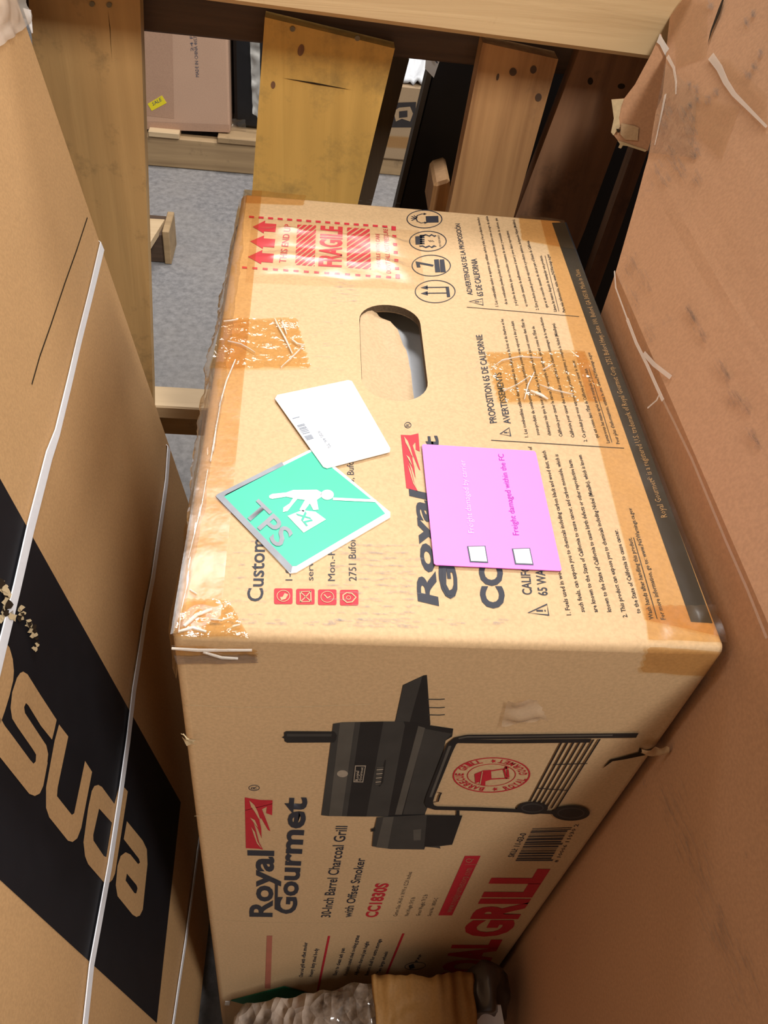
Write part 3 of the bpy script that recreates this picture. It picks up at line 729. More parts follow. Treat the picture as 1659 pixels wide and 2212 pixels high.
for i in range(5): sp.append((zt((990+random.uniform(-40, 30), 980+i*85)), (1, .03), (30, 4), 5, 11, .0007))
for i in range(5): sp.append(((700+random.uniform(-80, 90), 935+i*9), (1, .05), (50, 4), 4, 10, .0006))
sp.append(((820, 445), (1, .05), (50, 12), 14, 12, .0007)); sp.append(((760, 1345), (1, .02), (330, 6), 70, 14, .0012)); sp.append(((1030, 800), (.9, -.3), (20, 20), 8, 9, .0006))
scuffs(TOP, sp, 'scuff', top, .0005, 11)
# --- tape on the carton
def tp(h): return lambda *px: [TOP.at(p, h) for p in px]
t1 = tp(.0008)
grid('tape_strip', t1((527, 412), (566, 414), (476, 1345), (368, 1372)), 4, 60, 'tape', carton, .0012, freq=45)
grid('tape_strip', t1((1218, 478), (1166, 470), (1392, 1340), (1566, 1380)), 6, 60, 'tape', carton, .0010, freq=45)
grid('tape_patch', t1((482, 690), (640, 692), (668, 796), (452, 800)), 24, 18, 'tape_wrinkled', carton, .0022, freq=70, ragged=.03)
grid('tape_patch', t1((1262, 760), (1050, 763), (1080, 872), (1310, 868)), 24, 18, 'tape_wrinkled', carton, .0022, freq=60, ragged=.03)
grid('tape_patch', t1((372, 1376), (400, 1300), (495, 1300), (540, 1382)), 20, 14, 'tape_wrinkled', carton, .0030, freq=80, ragged=.03)
grid('tape_patch', t1((1570, 1390), (1545, 1310), (1392, 1310), (1400, 1384)), 20, 14, 'tape', carton, .0018, freq=60, ragged=.03)
grid('tape_patch', t1((1218, 478), (1120, 466), (1128, 520), (1240, 540)), 12, 10, 'tape', carton, .0012, freq=60, ragged=.02)
grid('tape_patch', t1((528, 411), (660, 424), (655, 445), (530, 440)), 12, 6, 'tape', carton, .0012, freq=60, ragged=.02)
gl4 = [Vector(p) for p in t1((545, 470), (905, 500), (918, 628), (530, 612))]      # blistered strip of clear tape over the red print
vs = []; fs = []; NU, NV = 60, 64
for j in range(NV+1):
    for i in range(NU+1):
        u, v_ = i/NU, j/NV
        p = (gl4[0]*(1-u)+gl4[1]*u)*(1-v_)+(gl4[3]*(1-u)+gl4[2]*u)*v_
        w_ = .06*noise.noise(Vector((u*6, 0, 3)))+.05*u
        e = 0.0
        for c_, rise, fall, hh in ((.20, .24, .08, .0058), (.62, .24, .12, .0056)):
            d_ = v_-c_-w_
            q_ = 1-d_/rise if d_ > 0 else 1+d_/fall
            e = max(e, hh*max(0, q_))
        p.z += e*min(1, u*7)*min(1, (1-u)*7)*(.80+.42*noise.noise(Vector((u*7, v_*5, 7))))
        vs.append(tuple(p))
for j in range(NV):
    for i in range(NU):
        a = j*(NU+1)+i; fs.append((a+NU+1, a+NU+2, a+1, a))
me = bpy.data.meshes.new('tape_blister'); me.from_pydata(vs, [], fs); me.update()
if me.polygons[0].normal.z < 0: me.flip_normals()
link('tape_blister', me, 'tape_gloss', carton, True, 'shiny blistered clear tape over the red print')
fr_ = lambda h, *px: [FRONT.at(p, h) for p in px]
grid('tape_patch', fr_(.0012, (370, 1388), (552, 1396), (556, 1412), (378, 1412)), 16, 5, 'tape_wrinkled', carton, .002, (0, -1, 0), 80, ragged=.03)
grid('tape_patch', fr_(.0012, (376, 1411), (553, 1408), (557, 1428), (384, 1430)), 16, 5, 'tape_grey', carton, .0012, (0, -1, 0), 80, ragged=.02)
grid('tape_patch', fr_(.0012, (1568, 1404), (1402, 1392), (1386, 1446), (1540, 1458)), 20, 8, 'tape', carton, .0012, (0, -1, 0), 60, ragged=.04)
# torn wrinkle of tape on the front panel
polyp = fr_(.0018, (1096, 1503), (1158, 1505), (1182, 1546), (1082, 1560))
grid('tape_patch', polyp, 14, 12, 'haze_soft', carton, .006, (0, -1, 0), 60, ragged=.04)
for pts in (((400, 1522), (520, 1527), (640, 1526), (800, 1520)), ((452, 1985), (560, 1992), (700, 1994), (860, 1990)), ((420, 1762), (520, 1752), (590, 1735)), ((1020, 1818), (1080, 1816), (1110, 1814))):
    stroke(FRONT, pts, .0006, 'fibre', body, .0003, 'crease_line')
# thin film ribbons whitened to paint the glints on wrinkled tape
def glint_fold(face, pts, w, h=.0022, par=carton):
    k = len(pts); ws = [w*(.25+.75*math.sin(math.pi*(i+.5)/k)) for i in range(k)]
    return ribbon('tape_glint', [face.at(p, h) for p in pts], ws, face.n, 'glint_film', par, .0010)
for pts, w in ((zt((575, 970), (610, 1040), (655, 1120), (700, 1220)), .0024), (zt((625, 965), (640, 1020), (660, 1080)), .0020), (zt((700, 1120), (735, 1150), (790, 1160)), .0030),
               (zt((620, 1320), (690, 1255), (780, 1165)), .0014), (zt((240, 1130), (330, 1150), (400, 1190), (435, 1215)), .0012), (zt((295, 1265), (230, 1420), (180, 1600)), .0020),
               (zt((210, 990), (260, 985), (310, 975)), .0018),
               (zi((840, 1500), (920, 1440), (1060, 1410), (1240, 1420)), .0012), (zi((930, 1690), (1040, 1640), (1130, 1580)), .0012), (zi((1100, 1760), (1130, 1640), (1180, 1540)), .0018),
               (zi((1150, 1690), (1230, 1720), (1290, 1760)), .0050), (zi((1220, 1640), (1330, 1680), (1500, 1720)), .0012), (zi((1250, 1520), (1330, 1470)), .0014),
               (zs((90, 1200), (140, 1000), (190, 800), (230, 560)), .0012), (zs((250, 500), (290, 260), (330, 30)), .0016), (zs((270, 430), (300, 200), (325, 60)), .0010),
               (zs((60, 1680), (150, 1600), (260, 1560)), .0040), (zs((20, 1720), (120, 1690), (220, 1720)), .0030), (zs((250, 1630), (330, 1640), (400, 1615)), .0012), (zs((380, 1700), (420, 1680), (460, 1670)), .0020), (zs((100, 1420), (150, 1450)), .0012)):
    glint_fold(TOP, pts, w*.5)
glint_fold(FRONT, [(372, 1392), (430, 1396), (545, 1396)], .0016, .003); glint_fold(FRONT, [(440, 1400), (480, 1412), (515, 1414)], .0014, .003)
# crumpled clear film bulging over the left top edge
vs = []; fs = []; NU = 150; NV = 12
for i in range(NU+1):
    t = i/NU; y = D-.004-(D-.004)*t
    bul = .0022+.0055*math.sin(math.pi*min(1, max(0, (t-.06)/.9)))
    for j in range(NV+1):
        a = math.radians(215-190*j/NV)
        r = bul*(1+.45*noise.noise(Vector((t*13, j*.55, 2)))+.22*noise.noise(Vector((t*60, j*.8, 5))))
        vs.append((.004+r*1.15*math.cos(a), y, T-.0045+(.0060*math.sin(a))+.0012*noise.noise(Vector((t*24, j*.9, 9)))))
for i in range(NU):
    for j in range(NV):
        a = i*(NV+1)+j; fs.append((a, a+1, a+NV+2, a+NV+1))
me = bpy.data.meshes.new('film_edge'); me.from_pydata(vs, [], fs); me.update()
if sum(p.normal.z for p in me.polygons) < 0: me.flip_normals()
link('film_edge', me, 'film', carton, True, 'crumpled clear film over the long edge')
# side tape hanging over the left edge
grid('tape_strip', [(-.0012, 0.004, T-.004), (-.0012, D-.004, T-.004), (-.0012, D-.004, T-.05), (-.0012, .004, T-.05)], 40, 4, 'tape_wrinkled', carton, .003, (-1, 0, 0), 60)
# tear at the right edge of the front panel
zg2 = zg
poly(FRONT, zg((1255, 522), (1290, 482), (1345, 470), (1412, 452), (1418, 430), (1440, 444), (1500, 432), (1510, 440), (1440, 464), (1350, 482), (1300, 490)), 'hole', body, .0008, 'tear')
grid('torn_edge', fr_(.004, zg((1418, 405)), zg((1540, 402)), zg((1535, 432)), zg((1418, 432))), 14, 6, 'carton_front', body, .007, (0, -1, 0), 90)
for pts in (zl((40, 600), (70, 640), (150, 655), (110, 690)), zl((45, 640), (100, 665), (150, 690), (80, 700))):
    grid('torn_edge', [FRONT.at(p, .003) for p in pts], 6, 4, 'fibre', body, .004, (0, -1, 0), 200)

# ================================================================== the tall leaning carton on the left
LN = np.cross(np.array([-.011, .989, .146]), np.array([.174, -.0045, -.985])); LN = -LN/np.linalg.norm(LN)
LV = np.array([.174, -.0045, -.985]); LV /= np.linalg.norm(LV); LS = np.array([-.011, .989, .146]); LS /= np.linalg.norm(LS)
LP = np.array([-.05, 0, .18]); LEFT = Face(LP, LN)
A0 = LEFT.at((215, 510)); A1 = LEFT.at((395, 1040))
def tofloor(p, z): return p+LV*((p[2]-z)/-LV[2])
bt = tofloor(A1, .05); tp_ = A0-LV*.62
tall = thing('tall_carton', 'tall plain brown carton leaning at left, black printed band and white plastic straps', 'box', (bt[0]-.1, bt[1]-.4, 0))
bm = bmesh.new()
L_ = 1.05; TH = .20
q = [tp_, bt, tofloor(bt-LS*L_, .05), tp_-LS*L_]
fv = [bm.verts.new(tuple(p)) for p in q]; bv = [bm.verts.new(tuple(p-LN*TH)) for p in q]
bm.faces.new(fv); bm.faces.new(list(reversed(bv)))
for i in range(4): bm.faces.new((fv[i], bv[i], bv[(i+1) % 4], fv[(i+1) % 4]))
bmesh.ops.bevel(bm, geom=list(bm.edges), offset=.006, segments=3, profile=.5, affect='EDGES')
tb = frombm('body', bm, 'tall', tall)
for p in tb.data.polygons: p.use_smooth = p.area < .01
z4 = Zoom(0, 1380, .1447); z6 = Zoom(0, 1600, .3376); z5 = Zoom(0, 1000, .3376); z44 = Zoom(0, 480, .3376)
u0, u1, l0, l1 = LEFT.at((0, 1032)), LEFT.at((390, 1733)), LEFT.at((0, 1902)), LEFT.at((338, 2210))
ext = .42
polymesh('printed_band', [p+LN*.0003 for p in (u0-LV*ext, u1, l1, l0-LV*(ext+.15))], [], 'ink_band', tb, LN)
S_ = z4((335, 490), (400, 530), (600, 850), (835, 1210), (800, 1370), (765, 1505), (600, 1300), (410, 990), (375, 960), (348, 1020), (362, 1110), (600, 1470), (680, 1590), (708, 1720), (695, 1840))
S_ += z6((300, 140), (272, 290), (250, 338), (218, 354), (182, 340), (0, 112), (-150, -80), (-60, -250)) + z4((60, 1300), (130, 1390), (440, 1810), (490, 1865), (522, 1830), (528, 1730), (480, 1650), (250, 1320), (170, 1190), (146, 1030), (170, 800), (240, 585), (290, 510))
poly(LEFT, S_, 'tall', tb, .0006, 'printed_letter')
poly(LEFT, [(126, 1565), (146, 1591), (123, 1701), (121.5, 1720), (153.6, 1760.4), (158.7, 1757), (182.3, 1643.9), (197.5, 1667.5), (173.9, 1789), (165.4, 1811), (155.3, 1818.8), (145.2, 1816), (104.7, 1765.4), (97.9, 1745), (97.9, 1701), (116.5, 1600)], 'tall', tb, .0006, 'printed_letter')
poly(LEFT, z6((600, 290), (625, 283), (648, 296), (728, 405), (765, 270), (814, 325), (732, 850), (715, 890), (690, 915), (662, 908), (560, 790), (540, 740), (530, 650), (560, 430), (583, 322)), 'tall', tb, .0006, 'printed_letter',
     holes=[z6((630, 434), (592, 605), (594, 640), (660, 738), (676, 745), (712, 525))])
poly(LEFT, z6((808, 515), (910, 640), (936, 695), (940, 790), (910, 1080), (892, 1118), (870, 1128), (845, 1114), (748, 995), (737, 925), (748, 800), (768, 738), (800, 714), (830, 728), (880, 790), (892, 780), (885, 755), (788, 630)), 'tall', tb, .0006, 'printed_letter',
     holes=[z6((808, 850), (800, 895), (856, 975), (868, 978), (876, 945), (870, 925))])
poly(LEFT, z4((68, 50), (130, 130), (178, 300), (195, 480), (185, 620), (130, 850), (60, 1080), (0, 1250), (-200, 1500), (-500, 1000), (-200, 50)), 'tall', tb, .0006, 'printed_letter')
# gouge in the black band
rg = random.Random(12)
for path, wd_ in (([(0, 1268), (12, 1290), (14, 1320), (4, 1345)], 22), ([(30, 1312), (44, 1330), (60, 1345), (66, 1362), (76, 1392), (74, 1404)], 13)):
    for k in range(26):
        t = rg.random()*(len(path)-1); i = int(t); c_ = lerp(path[i], path[i+1], t-i); c_ = (c_[0]+rg.uniform(-1, 1)*wd_*.5, c_[1]+rg.uniform(-1, 1)*wd_*.5)
        pts = [(c_[0]+wd_*rg.uniform(.15, .6)*math.cos(a_), c_[1]+wd_*rg.uniform(.15, .6)*math.sin(a_)) for a_ in np.linspace(0, 5.4, 7)]
        poly(LEFT, pts, 'hole' if k % 3 == 0 else 'fibre', tb, .0008+.0001*k, 'torn_paper')
def lpts(pts, h=.0028): return [LEFT.at(p, h) for p in pts]
def wrapback(p, n=3):                         # strap end carried round the back edge
    q0 = p[0]; out = [np.array(q0)+LS*.006-LN*.006]
    return out+list(p)+[np.array(p[-1])-LS*.18, np.array(p[-1])-LS*.36]
s1 = [(216, 532), (190, 640), (166, 735), (145, 825), (118, 935), (100, 985), (60, 1140), (30, 1270), (0, 1390), (-60, 1640)]
ribbon('strap', wrapback(lpts(s1)), [.010, .010]+[.0085]*4+[.011, .011, .0105, .011, .011, .011, .011], LN, 'strap', tall, .001)
s2 = [(361, 968), (356, 1040), (342, 1140), (326, 1250), (310, 1330), (298, 1410), (285, 1490), (272, 1600), (252, 1740), (232, 1870), (208, 2000), (192, 2086), (178, 2216), (160, 2320)]
ribbon('strap', wrapback(lpts(s2)), .0100, LN, 'strap', tall, .001)
s3 = [(432, 1780), (424, 1835), (410, 1940), (396, 2040), (382, 2130), (370, 2212), (356, 2300)]
ribbon('strap', wrapback(lpts(s3))[1:], .0058, LN, 'strap', tall, .001)
# scored line beside the first strap
stroke(LEFT, [(188, 470), (165, 540), (140, 610), (108, 705), (85, 770), (68, 830)], .0016, 'hole', tb, .0004, 'scored_line')
grid('film_patch', lpts([(-40, 20), (40, -40), (60, 50), (-20, 110)], .002), 14, 12, 'haze', tall, .006, LN, 60)  # torn film, its whitish body colour paints the highlight
poly(LEFT, [(47, 18), (62, 22), (66, 72), (58, 50)], 'white', tall, .002, 'paper_scrap', thick=.001)

# ================================================================== the wrapped carton on the right
XR = .3105; ZF = T+.029
wrapped = thing('wrapped_carton', 'large scuffed reddish brown carton at right, taped and wrapped in clear film', 'box', (XR+.2, .1, 0))
RLOW = Face((XR, 0, 0), (-1, 0, 0)); TH_R = math.radians(24)
RUP = Face((XR, 0, ZF), (-math.cos(TH_R), 0, math.sin(TH_R)))
YB, YF = .342, -.95
bm = bmesh.new()
sil = [(1330, 587), (1352, 512), (1378, 420), (1390, 375), (1399, 343), (1404, 320), (1411, 275), (1417, 240), (1431, 206), (1438, 137), (1440, 100), (1446, 40), (1460, 0), (1490, -70), (1560, -220), (1640, -380)]
up = [Vector(RUP.at(p)) for p in sil]
low = [Vector((XR, YB, z)) for z in np.linspace(0.0, ZF, 9)[:-1]]
prof = low+up                                     # back edge from the floor up
NYS = 24; rows = []
rng = random.Random(5)
for k, p in enumerate(prof):
    row = []
    for j in range(NYS+1):
        t = j/NYS; y = p.y+(YF-p.y)*t
        w_ = .0 if k < len(low) else .0005*noise.noise(Vector((k*.6, t*9, 3)))*min(1, (k-len(low))*.5)
        if k == len(low): w_ = 0
        row.append(bm.verts.new(Vector((p.x, y, p.z))+Vector(RUP.n if k > len(low) else (-1, 0, 0))*w_))
    rows.append(row)
for k in range(len(rows)-1):
    for j in range(NYS): bm.faces.new((rows[k][j], rows[k][j+1], rows[k+1][j+1], rows[k+1][j]))
# back, front, top and far side
XO = .95
bt_ = [bm.verts.new((XO, r[0].co.y, r[0].co.z)) for r in rows]; ft_ = [bm.verts.new((XO, YF, r[0].co.z)) for r in rows]
for k in range(len(rows)-1):
    bm.faces.new((rows[k][0], rows[k+1][0], bt_[k+1], bt_[k])); bm.faces.new((rows[k][NYS], ft_[k], ft_[k+1], rows[k+1][NYS]))
    bm.faces.new((bt_[k], bt_[k+1], ft_[k+1], ft_[k]))
bm.faces.new(rows[-1]+[ft_[-1], bt_[-1]]); bm.faces.new(list(reversed(rows[0]))+[bt_[0], ft_[0]])
rb_ = frombm('body', bm, 'right', wrapped)
zr3 = Zoom(1280, 0, .2284); za = Zoom(1200, 540, .2767); zb = Zoom(1300, 1000, .2261)
up_ = lambda h, *px: [RUP.at(p, h) for p in px]
# torn flap hanging from the upper corner
fpx = zr3((640, 320), (560, 500), (400, 800), (300, 930), (182, 940), (205, 1120), (178, 1250), (240, 1330), (330, 1370), (520, 1430), (560, 1300), (610, 1050), (670, 880), (700, 560))
FL = Face(RUP.at((1434, 120))+np.array([-.004, .004, 0]), np.array([-.55, -.80, .22])/np.linalg.norm([.55, .80, .22]))
tf = poly(FL, fpx, 'right', wrapped, 0, 'torn_flap', thick=.004, label='ragged torn cardboard flap')
poly(FL, zr3((182, 940), (300, 935), (270, 1010), (250, 1120), (262, 1200), (230, 1240), (200, 1280), (178, 1250), (205, 1120)), 'fibre', tf, .0012, 'torn_paper', thick=.0015)
poly(FL, zr3((240, 1330), (300, 1345), (410, 1385), (520, 1420), (500, 1435), (330, 1380), (290, 1375), (270, 1405), (246, 1395), (262, 1360)), 'fibre', tf, .0012, 'torn_paper', thick=.0015)
poly(FL, zr3((275, 1165), (400, 1190), (440, 1210), (430, 1330), (310, 1320), (265, 1270)), 'inside', tf, .0010, 'flap_edge')
poly(FL, zr3((230, 1215), (270, 1225), (255, 1255), (238, 1250)), 'hole', tf, .0018, 'torn_hole')
poly(FL, zr3((640, 320), (610, 400), (640, 425), (700, 545), (775, 620), (770, 520), (700, 420)), 'glint_film', tf, .0014, 'film_scrap', thick=.0006)
# crack, tape strips, film folds
poly(RUP, zr3((1245, 0), (1262, 0), (1225, 130), (1150, 300), (1105, 440), (1130, 310), (1205, 100)), 'hole', rb_, .0020, 'crack')
grid('tape_strip', up_(.0009, *zr3((760, 0), (1100, 0), (1090, 540), (800, 640))), 10, 10, 'tape_pale', wrapped, .0003, RUP.n, 30)
grid('tape_strip', up_(.0009, *zr3((990, 880), (1400, 1020), (1230, 1510), (930, 1210))), 10, 10, 'tape_pale', wrapped, .0003, RUP.n, 30)
grid('tape_strip', up_(.0009, *zr3((1140, 560), (1290, 560), (1659, 900), (1659, 1240))), 10, 12, 'tape_pale', wrapped, .0003, RUP.n, 30)
for pts, w in ((zr3((1130, 540), (1210, 650), (1270, 780), (1350, 900), (1480, 1030), (1659, 1210)), .0055), (zr3((720, 540), (780, 650), (800, 780), (800, 900)), .0028), (zr3((700, 900), (650, 1150), (600, 1380)), .002)):
    k = len(pts); ribbon('film_fold', [RUP.at(p, .0016) for p in pts], [w*(.3+.7*(1-i/(k-1))) for i in range(k)], RUP.n, 'haze', wrapped, .0004)
for pts, w in ((za((470, 170), (480, 300), (570, 545)), .0010), (za((570, 545), (640, 730), (720, 890), (800, 1070), (850, 1180)), .0022), (za((700, 810), (780, 900), (910, 1000)), .0030), (za((730, 1240), (800, 1180), (830, 1120)), .0010)):
    ribbon('film_fold', [RUP.at(p, .0016) for p in pts], w, RUP.n, 'haze', wrapped, .0004)
grid('film_patch', up_(.0012, *zr3((700, 600), (1000, 900), (960, 1500), (540, 1450))), 20, 20, 'wrap', wrapped, .0008, RUP.n, 60)
stroke(RUP, za((850, 1180), (930, 1340), (1070, 1630))+zb((1200, 760), (1400, 1210), (1588, 1680)), .0016, 'haze_soft', rb_, .0010, 'worn_edge')

sp = []
for c_ in ((930, 800), (985, 850), (1000, 950), (1100, 950), (1180, 870), (930, 1020), (960, 1480), (1540, 130), (1470, 215), (1545, 630), (1590, 520), (1480, 720), (1120, 50)):
    sp.append((zr3(c_), (.45, .9), (5, 7), 9, 8, .0022))
for x, y in ((860, 1080), (920, 1180), (960, 1300), (980, 1400), (720, 1050), (690, 1200), (740, 1480), (800, 1560), (850, 1650), (620, 1620), (1000, 1680), (700, 1700)):
    sp.append((zr3((x, y)), (.5, .86), (9, 16), 9, 16, .0016))
for x, y in ((620, 100), (560, 190), (700, 250), (600, 380), (620, 450), (740, 650)): sp.append((za((x, y)), (.4, .9), (14, 20), 8, 18, .0016))
for x, y in ((1100, 560), (1150, 660), (1060, 480), (1300, 920), (1350, 1000), (1390, 1170), (1500, 1230), (1450, 1180), (1580, 1520), (1540, 1450)): sp.append((za((x, y)), (.48, .87), (7, 12), 8, 18, .0018))
scuffs(RUP, sp, 'scuff_dark', rb_, .0012, 21)
z8 = Zoom(900, 1400, .4575); sp = []
for i in range(16):
    x = 1190+i*24; y = 700+i*60+random.uniform(-60, 60); sp.append((z8((x, y)), (.38, .92), (28, 30), 9, 40, .0012))
for x, y in ((1560, 980), (655, 1370), (1440, 1300), (1100, 560), (1080, 640)): sp.append((z8((x, y)), (.1, .99), (4, 6), 4, 12, .0012))
scuffs(RLOW, sp, 'scuff_dark', rb_, .0006, 22)

# ================================================================== bubble-wrapped parcel at the bottom
parcel = thing('bubble_wrapped_parcel', 'bubble-wrapped parcel with brown paper and white label, low in front of the grill carton', 'package', (.15, -.06, 0))
def lump(name, x0, x1, ytop, ztop, mat, seed, thick=.05, amp=.012, zb=.0, rag=0, crown=None):
    """standing soft slab: crumpled front and a rounded upper edge leaning away from the viewer"""
    vs = []; fs = []; NX, NZ = 44, 40
    for j in range(NZ+1):
        for i in range(NX+1):
            u = i/NX; x = x0+(x1-x0)*u
            t = j/NZ
            zt_ = ztop+(crown(u) if crown else 0)+rag*noise.noise(Vector((u*9, seed, 1)))*max(0, t-.8)*5
            if t < .7: z = zb+(zt_-zb-.02)*(t/.7); y = ytop-thick
            else:
                a = (t-.7)/.3*math.pi*.62; z = zt_-.02+.02*math.sin(a); y = ytop-thick+(thick*.75)*(1-math.cos(a))
            q_ = Vector((x*26+seed, y*26, z*26))
            d = amp*noise.noise(q_)+amp*.5*noise.noise(q_*2.3)
            vs.append((x+d*.3, y-d*.7, z+d*.7))
    for j in range(NZ):
        for i in range(NX):
            a = j*(NX+1)+i; fs.append((a, a+1, a+NX+2, a+NX+1))
    me = bpy.data.meshes.new(name); me.from_pydata(vs, [], fs); me.update()
    o = link(name, me, mat, parcel, True)
    so = o.modifiers.new('s', 'SOLIDIFY'); so.thickness = .004
    return o
zpar = pY((860, 2115), -.055)[2]
lump('bubble_wrap', .020, .168, -.030, zpar-.105, 'bubble', 4.0, .05, .016, crown=lambda u: -.12*(1-u)**1.4)
lump('paper_wrap', .158, .254, -.028, zpar-.092, 'package', 9.0, .055, .011, rag=.010)
lump('dark_wrap', .244, .295, -.020, zpar-.125, 'dark_film', 2.0, .04, .012, crown=lambda u: .04*math.sin(u*3.1))
PL = Face((.25, -.074, zpar-.16), (0, -.93, .37))
poly(PL, [(1003, 2168), (1082, 2172), (1098, 2260), (1008, 2255)], 'white', parcel, 0, 'white_label', thick=.0008)

# ================================================================== pallet standing on edge behind
YP = .600
pallet = thing('standing_pallet', 'wooden pallet standing on edge behind the grill carton, yellowed and raw upright boards', 'pallet', (.12, YP+.05, 0))
def board(l0, l1_, r0, r1_, mat, y=YP, th=.018, ztop=None, name='deck_board'):
    a, b_, c_, d_ = pY(l0, y), pY(l1_, y), pY(r0, y), pY(r1_, y)
    zlo = .03
    dl = (b_-a)/(b_[2]-a[2]); dr = (d_-c_)/(d_[2]-c_[2]); dm = (dl+dr)/2
    bl = b_+dm*(zlo-b_[2]); br = d_+dm*(zlo-d_[2])
    bm = bmesh.new(); n = 6; rows = []
    seq = [(a, c_), (b_, d_), (bl, br)]
    rr = random.Random(int(l0[0]))
    for (p, q_) in seq:
        rows.append([bm.verts.new(tuple(p)), bm.verts.new(tuple(q_)), bm.verts.new((q_[0], y+th, q_[2])), bm.verts.new((p[0], y+th, p[2]))])
    for k in range(2):
        for e in range(4):
            bm.faces.new((rows[k][e], rows[k][(e+1) % 4], rows[k+1][(e+1) % 4], rows[k+1][e]))
    bm.faces.new(rows[0]); bm.faces.new(list(reversed(rows[2])))
    return frombm(name, bm, mat, pallet)
PB = Face((0, YP, 0), (0, -1, 0))
b1 = board((58, -40), (88, 300), (301, -40), (330, 842), 'board_olive')
b2 = board((572, 37), (545, 410), (853, 105), (775, 432), 'board_yellow')
b3 = board((1043, 92), (973, 442), (1206, 128), (1112, 460), 'board_raw', YP-.004, .022)
b4 = board((1252, 107), (1113, 470), (1400, 125), (1262, 500), 'board_brown')
b5 = board((1390, 262), (1284, 560), (1420, 268), (1316, 560), 'board_brown', YP+.03)
b6 = board((800, 60), (690, 430), (884, 128), (803, 440), 'board_dark', YP+.085)  # far-side board, its shadow put into the dark wood colour
def nail(bd, px, r=.0045):
    return poly(PB, ellipse(px, r*1300, r*1300, 12), 'nail', bd, .0012, 'nail', thick=.0015)
for px in ((632, 62), (772, 82)): nail(b2, px)
for px in ((199, 8), (236, 10)): nail(b1, px)
poly(PB, [(233, 20), (238, 60), (242, 130), (237, 62)], 'hole', b1, .0004, 'split')
poly(PB, [(610, 168), (680, 178), (760, 194), (680, 182)], 'hole', b2, .0004, 'split')
poly(PB, ellipse((650, 108), 7, 13, 16, .2), 'board_brown', b2, .0004, 'knot'); poly(PB, ellipse((590, 183), 5, 8, 12), 'board_brown', b2, .0004, 'knot')
PB3 = Face((0, YP-.004, 0), (0, -1, 0))
for px, rx, ry in (((1075, 166), 3, 8), ((1108, 155), 8, 9), ((1152, 150), 7, 9), ((1163, 210), 7, 9)): poly(PB3, ellipse(px, rx, ry, 14, .2), 'stringer_dark', b3, .0004, 'knot')
for px, rx, ry in (((1275, 175), 6, 8), ((1342, 186), 8, 6)): poly(PB, ellipse(px, rx, ry, 14), 'hole', b4, .0004, 'knot')
# stringers and the pale rail
YS = YP+.020
a = pY((310, 52), YS); c_ = pY((1040, 150), YS)
hexa('stringer', [(-.45, YS, a[2]+.13), (.62, YS, a[2]+.13), (.62, YS, (a[2]+c_[2])/2-.002), (-.45, YS, (a[2]+c_[2])/2-.002)], (0, .040, 0), 'stringer_dark', pallet, .002)
YR = YP-.045
zr0 = pY((480, 8), YR)[2]; zr1 = pY((1400, 130), YR)[2]; x0_ = pY((480, 8), YR)[0]; x1_ = pY((1400, 130), YR)[0]
zl_ = lambda x: zr0+(zr1-zr0)*(x-x0_)/(x1_-x0_)
hexa('rail', [(-.30, YR, zl_(-.3)+.09), (.62, YR, zl_(.62)+.09), (.62, YR, zl_(.62)), (-.30, YR, zl_(-.3))], (0, .040, 0), 'rail', pallet, .004, 'pale planed timber rail across the top')
zm = pY((380, 880), YS)[2]; zm2 = pY((380, 906), YS)[2]; yb_ = pZ((380, 835), zm)[1]
hexa('stringer', [(-.45, YS, zm), (.62, YS, zm), (.62, YS, zm2), (-.45, YS, zm2)], (0, yb_-YS, 0), 'rail_low', pallet, .002, 'pale timber crosspiece low behind the boards')
zm3 = pY((380, 940), YS+.03)[2]; zm2b = zm2
hexa('stringer', [(-.45, YS+.03, zm2b), (.62, YS+.03, zm2b), (.62, YS+.03, zm3), (-.45, YS+.03, zm3)], (0, .03, 0), 'far_wood', pallet, .002)
stub = [pY(p, YP+.03) for p in ((938, 398), (972, 388), (975, 470), (925, 470))]
hexa('broken_block', stub, (0, .06, 0), 'board_raw', pallet, .003, 'splintered end of a timber block')
# black board behind the pallet, widened to paint the dark void at right
yk = YP+.13
blk = thing('black_void_panel', 'black board behind the pallet, widened to stand in for the dark void at right', 'panel', (.3, yk, 0))
p_ = [pY(q_, yk) for q_ in ((958, 60), (1080, 60), (1000, 470), (858, 470))]
dn = (p_[3]-p_[0])/(p_[3][2]-p_[0][2])
bl_ = p_[3]+dn*(.01-p_[3][2]); br_ = bl_+np.array([.12, 0, 0])
hexa('board', [p_[0], p_[0]+np.array([.62, 0, 0]), bl_+np.array([.62, 0, 0]), bl_], (0, .02, 0), 'black', blk, .002)
ed = [p_[0]+np.array([-.006, -.001, 0]), p_[0], bl_, bl_+np.array([-.006, -.001, 0])]
hexa('edge_trim', ed, (0, .02, 0), 'board_dark', blk, .0)
lb = Face((0, yk-.01, 0), (0, -1, 0))
poly(lb, [(925, 70), (934, 66), (951, 128), (937, 168), (918, 148)], 'white', blk, 0, 'paper_tag', thick=.001)
for t in (.3, .45): stroke(lb, [(928, 95+t*40), (945, 118+t*40)], .0014, 'greyink', blk, .0008)

